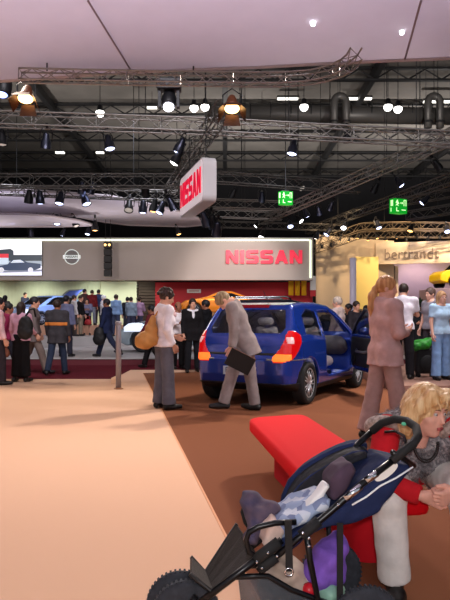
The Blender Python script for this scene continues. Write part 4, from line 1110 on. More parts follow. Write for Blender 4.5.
# ================================================================ the crowd
def py(yh, H, z): return F*(z+H-HC)/(HZ-yh)
def crowd(label, x, yh, H, z, head, group=None, fkw=None, Y=None, **kw):
    Y = Y or py(yh, H, z); f = dict(H=H); f.update(fkw or {})
    kw.setdefault('vox', .018 if Y < 15 else .023)
    return person(label, (x-CX)/F*Y, Y, z, head, group, f, **kw)
WALK = ((22,6,2),(-18,14,2)); WALK2 = ((-20,16,2),(20,5,2)); ST = ((2,2,3),(-2,3,3)); ST2 = ((7,6,4),(-3,2,4))
HANG = ((3,9,14,0),(4,9,16,0)); FRONT = ((22,8,75,30),(20,8,80,30)); SWING = ((-15,8,12,0),(18,8,22,0)); HIP = ((0,14,30,0),(12,10,85,25))
DK = (28,26,32); BR = (46,32,26); BLK = (22,20,22)
SK1, SK2, SK3 = (206,152,126), (150,98,74), (224,172,150)
# --- left aisle, near
crowd('woman in pale pink top and long black skirt with a black rucksack, back view', 21, 302, 1.64, 0, 12, fem=True, hair='bob', hc=BR, top=(206,158,178), bot=BLK, botk='long_skirt', fkw=dict(legs=ST, arms=((8,8,60,10),(5,12,20,0))), sk=SK2)
om, _j = crowd('man in dark jacket with orange back stripe and jeans, seen from behind', 57, 299, 1.76, 0, 8, hair='short', hc=BR, top=(58,56,60), topk='jacket', bot=(44,54,74), botk='jeans', fkw=dict(legs=((14,6,3),(-12,10,3)), arms=HANG, broad=1.12), sk=SK2)
crowd('person in magenta top and dark trousers striding at the far left', 8, 299, 1.70, 0, 75, fem=True, hair='short', hc=BLK, top=(128,36,70), bot=(36,36,46), fkw=dict(legs=WALK, arms=SWING), sk=SK2, Y=13.3)
crowd('person in pale pink shirt cut by the left edge', -2, 297, 1.72, 0, 60, hair='short', hc=DK, top=(226,190,196), bot=(50,44,50), fkw=dict(legs=ST2, arms=HANG))
crowd('tall man in grey beige jacket and khaki trousers walking right behind the woman in pink', 34, 294, 1.88, 0, 78, hair='short', hc=DK, top=(110,98,96), topk='jacket', bot=(132,116,108), fkw=dict(legs=WALK, arms=HANG), sk=SK1, Y=14.3)
crowd('man in blue grey shirt just right of the man with the orange stripe', 66, 294, 1.80, .2, 20, hair='short', hc=DK, top=(112,116,146), bot=(44,44,56), fkw=dict(legs=ST, arms=HANG), Y=17.6)
crowd('man in navy suit walking left with a satchel, beside the grey post', 107, 297, 1.76, .2, -80, hair='short', hc=DK, top=(32,40,70), topk='jacket', bot=(40,46,68), fkw=dict(legs=((26,8,2),(-24,16,2)), arms=HANG), sk=SK2, Y=17.5)
# --- on the stage, left
crowd('man in light grey shirt on the stage left of the man in black', 74, 296, 1.76, .6, 60, hair='short', hc=BR, top=(196,190,190), bot=(70,60,56), fkw=dict(legs=ST, arms=HANG), Y=25.6)
crowd('man in black shirt and khaki trousers standing on the stage', 80.5, 295, 1.76, .6, 100, hair='short', hc=BR, top=BLK, bot=(136,122,104), fkw=dict(legs=ST2, arms=HANG), Y=25.9)
crowd('woman with red bag and dark skirt on the stage right of the man in black', 87, 298, 1.66, .6, 170, fem=True, hair='long', hc=BR, top=(120,120,150), bot=BLK, botk='skirt', fkw=dict(legs=ST, arms=FRONT), Y=26.8)
crowd('man in maroon shirt at the back of the raised stage', 92, 290, 1.70, 1.05, 10, hair='short', hc=BR, top=(110,34,40), bot=(120,130,150), fkw=dict(legs=ST, arms=HANG), Y=29)
crowd('dark clothed person left of the man in maroon on the raised stage', 84.5, 288, 1.76, 1.05, 40, hair='short', hc=DK, top=(70,52,50), bot=(60,56,66), fkw=dict(legs=ST, arms=HANG), Y=29.2)
crowd('dark haired person right of the man in maroon on the raised stage', 98.5, 288, 1.74, 1.05, 0, hair='short', hc=DK, top=(60,74,120), bot=(60,56,66), fkw=dict(legs=ST, arms=HANG), Y=29.4)
crowd('white figure standing in for a bright glow behind the man in the navy suit', 103.5, 292, 1.74, .6, 60, hair='short', hc=(236,232,232), hhi=(250,250,250), top=(240,238,244), bot=(70,80,110), fkw=dict(legs=ST, arms=HANG), Y=25.2)  # white figure made up for an unidentified bright glow
crowd('person with tan face looking back from the raised stage at the far left', 25, 289, 1.72, 1.05, 120, hair='short', hc=BR, top=(60,60,80), bot=(50,50,60), fkw=dict(legs=ST, arms=HANG), Y=31.9)
crowd('dark haired person at the far left beyond the magenta top', 5, 293, 1.74, .6, 20, hair='bob', hc=DK, fem=True, top=(70,60,66), bot=(50,50,60), fkw=dict(legs=ST, arms=HANG), Y=25.4)
# --- behind the silver roadster
crowd('man in light blue striped shirt behind the silver car, nearest the grey post', 116, 294, 1.76, .6, 20, hair='short', hc=BR, top=(128,156,196), bot=(60,66,90), fkw=dict(legs=ST, arms=HANG), Y=25.1)
crowd('dark haired person in black at the back behind the silver car', 127.5, 296, 1.74, .6, 0, hair='short', hc=BLK, top=(34,34,42), bot=(50,50,60), fkw=dict(legs=ST, arms=HANG), Y=27.2)
crowd('person in grey blue striped shirt looking over the silver car', 131, 299, 1.66, .6, 10, hair='short', hc=BR, top=(130,144,160), bot=(60,60,80), fkw=dict(legs=ST, arms=HANG), Y=25.3)
crowd('person in lilac shirt looking over the silver car', 139, 299, 1.66, .6, 20, hair='curly', hc=BR, fem=True, top=(164,130,160), bot=(60,60,80), fkw=dict(legs=ST, arms=FRONT), Y=25.5)
# --- middle
crowd('person in dark red top and black trousers walking behind the woman with the tan bag', 152, 296, 1.72, 0, -75, hair='short', hc=BLK, top=(96,34,40), bot=BLK, fkw=dict(legs=WALK, arms=SWING), sk=SK2, Y=15.9)
crowd('balding man in white shirt and black trousers behind the woman with the tan bag', 178, 299, 1.76, 0, 150, hair='bald', hc=BLK, top=(226,216,218), bot=BLK, fkw=dict(legs=ST, arms=FRONT), sk=SK2, Y=15.6)
crowd('man in black suit left of the bending man in grey, facing the camera', 192.5, 296, 1.80, 0, 165, hair='short', hc=BR, top=BLK, topk='jacket', inner=(210,206,210), bot=(24,24,28), fkw=dict(legs=ST2, arms=HANG), sk=SK1, Y=14.6)
crowd('dark clothed man directly behind the bending man in grey', 206, 297, 1.78, 0, -70, hair='short', hc=BLK, top=(20,20,24), topk='jacket', bot=(24,24,28), fkw=dict(legs=ST, arms=FRONT), sk=SK2, Y=14.9)
# --- behind the blue hatchback
crowd('grey haired man in light grey suit standing beyond the front of the blue hatchback', 338, 281, 1.80, 0, -60, hair='grey', hc=(176,160,146), top=(178,160,154), topk='jacket', bot=(150,136,132), fkw=dict(legs=ST, arms=HANG, broad=1.1), Y=13.6, vox=.016)
for i, (x, yh, c, hd, lb) in enumerate(((252,296,(44,40,44),10,'dark clothed visitor behind the car roof, nearest the bending man'),(262,297,(70,60,60),-40,'visitor in brown behind the left of the blue roof'),(276,297,(40,44,60),30,'visitor in dark blue behind the middle of the blue roof'),
        (297,296,(60,54,58),0,'visitor in dark grey behind the right of the blue roof'),(312,297,(38,36,40),-60,'visitor in black left of the grey haired man'))):
    crowd(lb, x, yh, 1.70+.02*(i%3), .2, hd, hair=('short','bob','short','short','short')[i], fem=(i == 1), hc=(BR,DK,BLK)[i%3], top=c, bot=(40,38,44), fkw=dict(legs=ST, arms=HANG), sk=(SK1,SK2)[i%2], Y=23.5+.5*(i%2))
for i, (x, yh, H, z, c, hd, lb, Yq) in enumerate(((349,296,1.72,0,(32,32,38),-100,'dark clothed visitor right of the grey haired man',16.3),(356,294,1.78,0,(44,40,46),150,'visitor in black by the foot of the slim lilac column',16),(366,296,1.72,0,(80,64,66),30,'visitor in dim red brown just left of the ponytail',18),
        (415,295,1.74,.0,(26,26,30),170,'visitor in black coat behind the suitcase, left one',16.2),(423,294,1.76,0,(40,38,46),160,'visitor in dark jacket behind the suitcase, right one',16.6),(328,297,1.7,0,(90,84,86),10,'visitor in dim grey left of the grey haired man',21))):
    crowd(lb, x, yh, H, z, hd, hair='short', hc=(BLK,BR)[i%2], top=c, bot=(30,28,34), topk='jacket' if i > 2 else 'shirt', inner=(200,196,200) if i == 4 else None, fkw=dict(legs=ST, arms=FRONT if i > 2 else HANG), sk=SK1 if i%2 else SK2, Y=Yq)
# --- right
crowd('man in white short sleeved shirt and black trousers right of the ponytail woman', 403, 283, 1.82, .15, 25, hair='short', hc=BR, top=(222,216,224), sleeve='short', bot=(26,24,28), fkw=dict(legs=ST, arms=FRONT, lean=4, hp=15, broad=1.1), Y=11.4, vox=.015)
crowd('woman in light blue top and jeans with long fair hair at the right edge', 441, 291, 1.66, .15, 165, fem=True, hair='long', hc=(170,124,84), hhi=(206,164,120), top=(176,206,232), topk='tee', sleeve='short', bot=(126,160,204), botk='flared', fkw=dict(legs=ST, arms=((2,10,12,0),(2,10,12,0))), Y=11.2, vox=.014, eyes=True, sk=SK3)
crowd('man in grey t-shirt behind the woman in light blue', 431, 284, 1.80, .15, -110, hair='short', hc=(90,70,62), top=(150,144,152), topk='tee', sleeve='short', bot=(66,60,64), fkw=dict(legs=ST, arms=HANG), Y=12.6, vox=.016, sk=SK3)
# --- the three nearer standing people
wb, wJ = crowd('woman in white blouse and grey trousers with a big tan shoulder bag', 164, 287, 1.72, 0, 62, fem=True, hair='curly', hc=(58,40,34), top=(236,228,234), topk='blouse', bot=(98,96,106), botk='flared', fkw=dict(legs=((3,2,2),(-1,2,2)), arms=((-10,9,38,10),(2,8,62,24)), hp=20, hy=10), Y=8.52, vox=.0125, sk=SK1)
s = SDF((-.16,-.14,1.3), (.16,.2,1.62), .01)
nz = wJ['ne']
for i in range(12):
    a = 2*PI*i/12; s.ell((nz.x+.075*math.cos(a), nz.y+.02+.075*math.sin(a), nz.z-.02+.02*math.sin(3*a)), (.035,.035,.032), k=.02)
s.path([(nz.x+.02,nz.y+.11,nz.z-.03),(nz.x+.03,nz.y+.15,nz.z-.12),(nz.x+.02,nz.y+.15,nz.z-.2)], [.04,.035,.02], k=.03)
link('scarf', newmesh(*s.mesh()), mat('scarf', (238,216,216), .9, var=.18, scale=25, col2=(200,150,150)), wb)
mb_, mJ = crowd('man in grey suit bending down behind the blue car, folder in hand', 246, 293, 1.80, 0, -82, hair='short', hc=(128,104,76), hhi=(172,148,112), top=(148,136,134), topk='jacket', inner=(205,210,216), bot=(146,134,133), fkw=dict(legs=((-6,3,3),(24,8,3)), arms=((0,6,14,6),(-7,5,12,0)), lean=21, hp=58, broad=1.08), Y=8.28, vox=.0125, sk=SK3)
pw, pJ = crowd('woman in pinkish taupe trouser suit with long ponytail, arms folded', 385, 275, 1.73, 0, 72, fem=True, hair='tail', hc=(168,112,66), hhi=(204,152,100), top=(192,156,152), topk='jacket', hemd=.15, bot=(172,138,132), botk='flared', fkw=dict(legs=((10,4,3),(-9,3,3)), arms=((4,10,88,42),(6,10,92,40)), hp=8, hy=26), Y=6.3, vox=.0125, sk=(214,160,140))
# things they carry
def bagsdf(pts, v, name, m, parent, k=.03):
    a = np.array([p[0] for p in pts]); s = SDF(a.min(0)-.25, a.max(0)+.25, v)
    for p, r in pts: s.ell(p, r, k=k)
    s.bump(lambda x, y, z: np.sin(x*40+z*13)*np.sin(z*37+y*30), .006)
    return link(name, newmesh(*s.mesh()), m, parent)
tan = mat('tan_leather', (196,138,72), .5, var=.12, scale=8)
b = empty('shoulder_bag', P(147,338,8.42), 'big slouchy tan leather shoulder bag behind the woman in white', 'bag')
bagsdf([((0,0,-.02),(.17,.10,.12)),((-.04,0,-.06),(.13,.10,.10)),((.06,0,.10),(.09,.07,.13)),((.08,.0,.22),(.05,.05,.10))], .011, 'pouch', tan, b)
MB().tube([(.05,0,.2),(.10,.02,.30),(.17,.03,.40),(.23,.05,.43),(.24,.10,.36),(.17,.09,.25),(.10,.05,.15)], .014, 6).build('strap', tan, b, True)
f = empty('folder', P(240,361.5,8.02), 'black folder held open downwards by the bending man', 'folder')
R = Matrix.Rotation(D2(27), 3, 'Y') @ Matrix.Rotation(D2(12), 3, 'X')
MB().box((0,0,0), (.36,.02,.25), R).build('cover', blk, f, bevel=.006); MB().box(R @ Vector((0,.014,.004)), (.34,.014,.235), R).build('pages', mat('paper_grey', (130,128,130), .8), f)
MB().box(R @ Vector((.0,-.004,.127)), (.34,.02,.006), R).build('edge_binding', mat('chrome', (200,204,210), .15, 1), f)
b = empty('rucksack', P(25.5,327,11.7), 'black rucksack slung behind the woman in pale pink', 'bag')
bagsdf([((0,0,0),(.15,.09,.22)),((0,-.03,-.1),(.15,.09,.15))], .016, 'pack', blk, b); MB().tube([(.0,0,.2),(.05,.1,.34),(.1,.2,.36),(.12,.25,.2)], .02, 6).build('strap', blk, b, True)
b = empty('handbag', P(2,352,12.2), 'small brown handbag at the left edge', 'bag')
bagsdf([((0,0,0),(.15,.06,.11)),((0,0,-.05),(.16,.07,.08))], .016, 'pouch', mat('brown_leather', (130,70,44), .5, var=.1), b); MB().tube([(-.1,0,.08),(-.05,0,.3),(.05,0,.3),(.1,0,.08)], .012, 5).build('strap', mat('brown_leather', (130,70,44), .5, var=.1), b, True)
b = empty('satchel', P(99,335,17.3), 'black satchel hanging at the side of the man in the navy suit', 'bag')
bagsdf([((0,0,0),(.16,.1,.25)),((0,0,-.12),(.18,.1,.18))], .02, 'pouch', blk, b); MB().tube([(0,0,.22),(.08,.02,.5),(.18,.04,.62),(.2,.1,.5)], .018, 6).build('strap', blk, b, True)
b = empty('handbag', P(88,322,26.4), 'red handbag held by the woman on the stage', 'bag')
bagsdf([((0,0,0),(.15,.07,.12)),((0,0,-.06),(.16,.07,.08))], .02, 'pouch', mat('red_leather', (170,40,44), .5), b); MB().tube([(-.1,0,.08),(-.05,0,.25),(.05,0,.25),(.1,0,.08)], .014, 5).build('strap', mat('red_leather', (170,40,44), .5), b)
jk = [o for o in om.children if o.name.startswith('jacket')][0]
JV = np.array([v.co for v in jk.data.vertices]); JF = np.array([tuple(p.vertices) for p in jk.data.polygons])
o = link('back_stripe', newmesh(*patch((JV, JF), lambda q, n: (n[:,1] < .35) & (np.abs(q[:,0]) < .27) & (np.abs(q[:,2]-1.185) < .035), .006)), mat('stripe_orange', (214,128,56), .8), jk); solidify(o, .008)
# suitcase with a green bag on top
sY = 11.0
b = empty('suitcase', G(425,377,.15), 'black wheeled suitcase standing beside the woman in light blue', 'suitcase')
s = SDF((-.32,-.22,.0), (.32,.22,.72), .014); X, Z = np.meshgrid(s.ax[0], s.ax[2], indexing='ij')
d = poly_sd([(-.17,.07),(-.20,.15),(-.19,.52),(-.13,.58),(.14,.58),(.19,.52),(.20,.14),(.17,.07)], X, Z)[:, None, :]
s.D = (-smin(-d, -(np.abs(s.ax[1])[None,:,None]-.12), .06)).astype(np.float32); link('case', newmesh(*s.mesh()), mat('suitcase_black', (20,20,23), .7), b)
s = SDF((-.2,-.24,.05), (.2,-.05,.5), .014); s.ell((0,-.13,.27), (.14,.04,.17), k=.02); link('front_pocket', newmesh(*s.mesh()), mat('suitcase_black', (20,20,23), .7), b)
for sx in (-.14,.14): MB().lathe([(.0,-.02),(.045,-.02),(.045,.02),(.0,.02)], Matrix.Rotation(PI/2, 3, 'Y'), 14, (sx,-.06,.045)).build('wheel', mat('tyre', (24,24,26), .8), b, True)
for sx in (-.14,.14): MB().box((sx,.09,.035), (.04,.04,.07)).build('foot', canm, b)
MB().tube([(-.1,.08,.56),(-.1,.09,.8),(.1,.09,.8),(.1,.08,.56)], .012, 6).build('pull_handle', canm, b, True)
g_ = b.location
b = empty('carrier_bag', g_+Vector((-.06,-.02,.58)), 'crumpled bright green bag lying on top of the black suitcase', 'bag')
bagsdf([((0,0,.08),(.2,.1,.09)),((.14,0,.12),(.12,.1,.08)),((-.13,-.05,.02),(.11,.08,.09)),((.02,-.08,.05),(.12,.07,.09))], .014, 'bag_body', mat('bag_green', (52,150,52), .45, var=.35, scale=14, bump=.5), b)
# potted plants by the pale stand
for i, (x, y, Yp, lb) in enumerate(((420,292,20,'dark leafy potted plant behind the men at right'),)):
    e = empty('potted_plant', (P(x,y,Yp).x, Yp, -.03), lb, 'plant')
    MB().lathe([(.0,0),(.2,0),(.27,.5),(.25,.52),(.23,.48),(.0,.46)], None, 18).build('pot', mat('pot_dark', (50,46,46), .6), e, True)
    MB().tube([(0,0,.45),(.02,0,.9),(0,.02,1.4),(.01,0,1.8)], .03, 6).build('stem', mat('stem', (70,56,40), .8), e, True)
    mb = MB()
    for q in range(110):
        a = rng.uniform(0, 2*PI); t = rng.uniform(-.3, 1.2); r0 = .05; c = Vector((0,0,rng.uniform(1.1,1.85))); d = Vector((math.cos(a)*math.cos(t), math.sin(a)*math.cos(t), math.sin(t))); n = d.cross(Vector((0,0,1))).normalized(); L = rng.uniform(.25,.5)
        pts = [c, c+d*L*.5+n*.05, c+d*L-Vector((0,0,.1)), c+d*L*.5-n*.05]
        mb.add(pts, [(0,1,2),(0,2,3)])
    mb.build('foliage', mat('leaf', (46,70,40), .6, var=.2), e)

# ---------------------------------------------------------------- grey post and the low white step
pst = empty('post', (G(118.5,389).x, G(118.5,389).y, 0), 'slim grey upright post standing on the tan carpet', 'post')
pm_ = mat('post_grey', (150,146,154), .45, .3)
MB().lathe([(.0,0),(.05,0),(.05,1.22),(.045,1.25),(.0,1.25)], None, 18).build('tube', pm_, pst, True)
MB().lathe([(.0,0),(.085,0),(.085,.012),(.06,.02),(.05,.03)], None, 18).build('base', mat('post_base', (150,96,60), .5), pst, True)
MB().lathe([(.052,1.18),(.06,1.19),(.06,1.23),(.052,1.24)], None, 18).build('collar', pm_, pst, True)
st = empty('step_edge', G(113.5,384), 'short pale raised edge on the carpet beside the grey post', 'trim block')
MB().box((0,.3,.06), (.10,.6,.12)).build('block', mat('step_pale', (236,196,158), .8), st, bevel=.01)
# ================================================================ red bench
def v2(p): return Vector((p[0], p[1], 0))
ZB = .42
FL, FR = atz(247,417.5,ZB), atz(304,413.5,ZB); NL, NR = Vector((.47,2.80,0)), Vector((.995,2.86,0))
FL.z = FR.z = 0
def roundpoly(c, rad, n=6):
    out = []
    for i in range(len(c)):
        p, a, b = c[i], c[i-1], c[(i+1) % len(c)]; r = rad[i]
        p0 = p+(a-p).normalized()*r; p1 = p+(b-p).normalized()*r
        for k in range(n+1):
            t = k/n; out.append(p0*(1-t)**2+p*2*t*(1-t)+p1*t*t)
    return out
bc = (FL+FR+NL+NR)/4
bench = empty('bench', bc, 'long red upholstered bench with rounded corners behind the pushchair', 'bench')
red_up = mat('bench_red', (214,14,26), .8, var=.04, scale=250, bump=.12, bscale=400, spec=.12)
q = roundpoly([FL-bc, FR-bc, NR-bc, NL-bc], [.16,.16,.08,.08])
MB().prism([(p.x, p.y) for p in q], lambda u, v, w: Vector((u, v, ZB-.10+w)), .10).build('seat_cushion', red_up, bench, True, bevel=.02)
def inset(p, s, o=Vector((0,0,0))): return Vector((p.x*s[0], p.y*s[1], 0))
q = [Vector(p)-bc for p in ((.38,4.87,0),(.64,4.95,0),(.93,3.12,0),(.68,3.08,0))]
MB().prism([(p.x, p.y) for p in roundpoly(q, [.1]*4)], lambda u, v, w: Vector((u, v, w)), ZB-.10).build('base', mat('bench_red_side', (196,22,36), .8, spec=.2), bench, True, bevel=.005)

# ================================================================ seated woman
base = Vector((.93,2.95,0))
def W_(*p): return Vector(p)-base
J = {'k': .93, 'p': W_(.985,3.13,.515), 'ch': W_(.955,2.985,.655), 'ne': W_(.94,2.88,.745), 'r': Vector((.97,.2,0)).normalized()}
J['hipR'], J['hipL'] = W_(.90,3.09,.50), W_(1.07,3.14,.50)
J['knR'], J['knL'] = W_(.735,2.70,.445), W_(1.06,2.68,.50)
J['anR'], J['anL'] = W_(.765,2.71,.085), W_(1.15,2.68,.085)
J['toeR'], J['toeL'] = W_(.74,2.56,.035), W_(1.18,2.53,.035)
J['heelR'], J['heelL'] = W_(.775,2.75,.04), W_(1.14,2.72,.04)
J['shR'], J['shL'] = W_(.775,2.87,.735), W_(1.10,2.85,.735)
J['elR'], J['elL'] = W_(.70,2.72,.525), W_(1.165,2.71,.56)
J['wrR'], J['wrL'] = W_(.862,2.615,.487), W_(1.005,2.60,.512)
J['u'] = (J['ne']-J['p']).normalized(); fwv = Vector((-.12,-1,0)); J['fw'] = (fwv-J['u']*fwv.dot(J['u'])).normalized()
J['hd'] = P(427,411,2.775)-base
hy = Vector((.50,-.84,-.20)).normalized(); hz = Vector((.10,-.12,1)); hz = (hz-hy*hz.dot(hy)).normalized(); hx = hy.cross(hz)
J['hM'] = Matrix((hx, hy, hz)).transposed()
def hf(w, d, up, left):
    z = -Vector(d).normalized(); y = Vector(up); y = (y-z*y.dot(z)).normalized(); x = y.cross(z)
    return frame(w, -x if left else x, y, z, .93)
sw = empty('person', base, 'blonde woman in grey fur gilet and white trousers seated on the red bench', 'person')
dress(sw, J, vox=.0105, fem=True, sk=(222,164,146), hair=None, top=(196,30,40), topk='shirt', bot=(226,218,214), botk='trousers', shoe=(22,20,22), hands=(75,85), eyes=True,
      handM=(hf(J['wrR'], (.85,-.25,-.22), (-.1,-.35,1), False), hf(J['wrL'], (-.80,-.30,-.28), (.1,-.35,1), True)), hs=.98)
HMx = J['hM'].to_4x4(); HMx.translation = J['hd']; HMx = HMx @ Matrix.Scale(.93*.98, 4)
# hair: chin-length, parted, swept across the forehead
s = SDF((-.17,-.19,-.2), (.17,.17,.18), .006)
s.ell((0,-.016,.034), (.094,.114,.110), k=.02)
for sx in (-1,1):
    s.path([(sx*.055,.055,.105),(sx*.090,.025,.03),(sx*.094,.0,-.04),(sx*.085,-.02,-.11)], [.03,.026,.026,.016], k=.02)
    s.path([(sx*.07,-.03,.02),(sx*.085,-.03,-.08),(sx*.075,-.03,-.135)], [.05,.045,.02], k=.03)
s.rc((0,-.07,.0), (0,-.075,-.12), .075, .055, k=.03)
s.ell((.0,.132,-.045), (.068,.10,.098), k=.012, cut=True)
s.path([(-.05,.075,.115),(.0,.095,.10),(.055,.075,.075),(.086,.04,.02)], [.018,.018,.018,.014], k=.02)
s.path([(-.05,.07,.112),(-.075,.06,.07),(-.086,.04,.02)], [.014,.014,.012], k=.02)
s.bump(lambda x, y, z: np.sin(x*210+z*30+y*60)*np.sin(y*190-z*25), .0022)
V, Fc = xf(s.mesh(), HMx); blonde = hairm((196,142,86), (240,206,158)); hairo = link('hair', newmesh(V, Fc), blonde, sw)
mb = MB(); Vn = V; pick = rng.integers(0, len(Fc), 450)
A = np.array(J['hM']); ctr = np.array(J['hd'])
for i in pick:
    f0 = Fc[i]; c = Vn[f0].mean(0); n = np.cross(Vn[f0[2]]-Vn[f0[0]], Vn[f0[3]]-Vn[f0[1]]); n /= np.linalg.norm(n)+1e-9
    dn = Vector((0,0,-1)); nv = Vector(n); t = (dn-nv*dn.dot(nv))
    if t.length < .1: t = Vector((rng.normal(), rng.normal(), 0))
    t.normalize(); sdv = t.cross(nv).normalized()*.0022; p = Vector(c)+nv*.001; L = rng.uniform(.03,.06)
    mb.add([p-sdv, p+sdv, p+t*L*.5+nv*.003+sdv, p+t*L*.5+nv*.003-sdv, p+t*L+nv*.002], [(0,1,2,3),(3,2,4)])
mb.build('hair_strands', hairm((206,154,98), (236,202,156)), hairo)
# lips, brows, earrings
for nm, pts, r, m in (('lips', [(-.02,.0955,-.058),(-.008,.0995,-.0555),(.008,.0995,-.0555),(.02,.0955,-.058)], .0042, (176,84,84)), ('lips', [(-.017,.094,-.064),(0,.0985,-.067),(.017,.094,-.064)], .0045, (186,92,92)),
        ('eyebrow', [(-.047,.080,.034),(-.03,.0925,.037),(-.014,.094,.033)], .0028, (128,90,60)), ('eyebrow', [(.047,.080,.034),(.03,.0925,.037),(.014,.094,.033)], .0028, (128,90,60))):
    MB().tube([HMx @ Vector(p) for p in pts], r, 6).build(nm, mat(nm, m, .5), sw, True)
for sx in (-1,1): MB().ball(HMx @ Vector((sx*.088,-.005,-.048)), .007, 6).build('earring', mat('pearl', (240,236,232), .15), sw, True)
# fur gilet
s = SDF(*[np.array(v) for v in ((-.35,-.35,.35),(.35,.4,.95))], .011)
torso_prims(s, J, .030, True)
s.plane(J['ne']+J['u']*.035, J['u']*1.0+J['fw']*.35); s.plane(J['p']+J['u']*.09, -J['u'])
for q in 'RL': s.rc(J['sh'+q]+(J['sh'+q]-J['ne']).normalized()*.035, J['el'+q], .075, .06, k=.01, cut=True)
c_ = J['ne']
for i in range(14):
    a = 2*PI*i/14; rr_ = J['r']*math.cos(a)*.095+J['fw']*math.sin(a)*.085
    s.ell(c_+rr_+J['u']*(.0-.03*math.sin(a)), (.038,)*3, k=.02)
for sx in (-1,1):
    s.path([c_+J['r']*sx*.08+J['fw']*.08-J['u']*.02, J['ch']+J['r']*sx*.07+J['fw']*.15, J['ch']+J['r']*sx*.09+J['fw']*.13-J['u']*.2], [.045,.045,.04], k=.03)
V, Fc = s.mesh(); furm = mat('fur', (96,90,96), .9, var=.5, scale=60, bump=.6, col2=(178,170,172)); gil = link('fur_gilet', newmesh(V, Fc), furm, sw)
mb = MB()
def fur(mb, V, Fc, n, L0, L1, droop=.6):
    for i in rng.integers(0, len(Fc), n):
        f0 = Fc[i]; c = V[f0].mean(0); nn = np.cross(V[f0[2]]-V[f0[0]], V[f0[3]]-V[f0[1]]); nn /= np.linalg.norm(nn)+1e-9
        d = Vector(nn)+Vector((rng.normal(0,.4), rng.normal(0,.4), -droop)); d.normalize(); sd = d.orthogonal().normalized()*.0018
        p = Vector(c); L = rng.uniform(L0, L1); mb.add([p-sd, p+sd, p+d*L], [(0,1,2)])
fur(mb, V, Fc, 5200, .018, .042); mb.build('fur_pile', mat('fur_tips', (150,142,146), .9, var=.5, scale=40, col2=(70,64,70)), gil)['kind'] = 'stuff'
for q in 'RL':
    s = SDF(*[np.array(v) for v in ((-.45,-.4,.45),(.45,.4,1.0))], .011)
    d_ = (J['el'+q]-J['sh'+q]).normalized(); o1 = d_.orthogonal().normalized(); o2 = d_.cross(o1); c_ = J['sh'+q]+d_*.005
    for i in range(16):
        a = 2*PI*i/16; s.ell(c_+(o1*math.cos(a)+o2*math.sin(a))*.082, (.027,)*3, k=.02)
    V, Fc = s.mesh(); tri = link('fur_armhole_trim', newmesh(V, Fc), mat('fur_trim', (140,122,116), .9, var=.4, scale=60, col2=(186,168,160)), gil)
# bead necklace
pts = [J['ne']+J['r']*(.06*math.cos(a))+J['fw']*(.115+.05*math.sin(a))-J['u']*(-.03+.07*math.sin(a)) for a in [PI*i/22 for i in range(23)]]
mb = MB()
for p in pts: mb.ball(p, .0085, 5)
mb.build('bead_necklace', mat('beads', (34,26,26), .2), sw, True)

# ================================================================ pushchair
av = Vector((-.1,.995,0)).normalized(); e1 = Vector((av.y,-av.x,0)); CN = 2.184
def S(x, y, off=0.0):
    Y = (CN+off)/(av.x*(x-CX)/F+av.y); return P(x, y, Y)
pb = S(280,560,.16); pb.z = 0
pc = empty('pushchair', pb, 'navy three wheeled pushchair loaded with bags in the foreground', 'pushchair')
def L(x, y, off=0.0): return S(x, y, off)-pb
blkt = mat('frame_black', (20,20,24), .28, .4); foam = mat('foam_grip', (24,24,26), .8); navy = mat('navy_cloth', (30,40,76), .85, var=.15, scale=14, bump=.4, bscale=25, spec=.25)
lin_ = mat('lining_black', (22,22,30), .85, var=.2, scale=30, bump=.4); chrome = mat('chrome', (200,204,210), .15, 1); plum = mat('plum_cloth', (70,52,70), .9, var=.15, scale=12, bump=.4)
rubber = mat('rubber_grey', (44,46,54), .85, var=.25, scale=40)
def T(nm, pts, r, m=blkt, parent=pc, n=10): return MB().tube([L(*p) for p in pts], r, n).build(nm, m, parent, True)
def rivets(parent, pts, r=.006):
    for p in pts: MB().ball(L(*p), r, 5).build('rivet', chrome, parent, True)
def pushwheel(cx, cy, off, R, w, nm='wheel', hubc=chrome):
    e = bpy.data.objects.new(nm, None); COL.objects.link(e); e.parent = pc; c = L(cx, cy, off); c.z = R; e.location = c
    M = Matrix((e1, Vector((0,0,1)), -av)).transposed()
    prof = [(R*.62,-w/2),(R*.8,-w/2),(R*.95,-w*.36),(R,-w*.1),(R,w*.1),(R*.95,w*.36),(R*.8,w/2),(R*.62,w/2)]
    MB().lathe(prof, M, 36).build('tyre', rubber, e, True)
    b = MB()
    for i in range(44):
        a = 2*PI*i/44; b.box(M @ Vector((R*math.cos(a), R*math.sin(a), 0)), (.006,w*.55,.008), Matrix.Rotation(math.atan2(e1.y, e1.x), 3, 'Z') @ Matrix.Rotation(-a, 3, 'Y'))
    b.build('tread', rubber, e)
    b = MB(); b.lathe([(R*.62,-w*.3),(R*.62,w*.3),(R*.56,w*.3),(R*.56,-w*.3)], M, 30)
    for i in range(5):
        a = 2*PI*i/5; b.tube([M @ Vector((R*.1*math.cos(a), R*.1*math.sin(a), 0)), M @ Vector((R*.6*math.cos(a), R*.6*math.sin(a), 0))], R*.06, 6)
    b.build('rim', mat('rim_plastic', (30,32,40), .5), e, True)
    MB().lathe([(.0,-w*.6),(R*.16,-w*.55),(R*.18,0),(R*.16,w*.55),(.0,w*.6)], M, 16).build('hub', hubc, e, True)
    return e
pushwheel(186,607,.11,.130,.05,'front_wheel'); pushwheel(180,607,.20,.130,.05,'front_wheel')
pushwheel(366,622,-.03,.135,.05,'rear_wheel'); pushwheel(331,622,.42,.135,.05,'rear_wheel')
T('axle', [(364,622,-.03),(331,585,.42)], .010)
T('front_fork', [(196,596,.06),(187,610,.06)], .012); T('front_fork', [(196,594,.26),(184,606,.26)], .012)
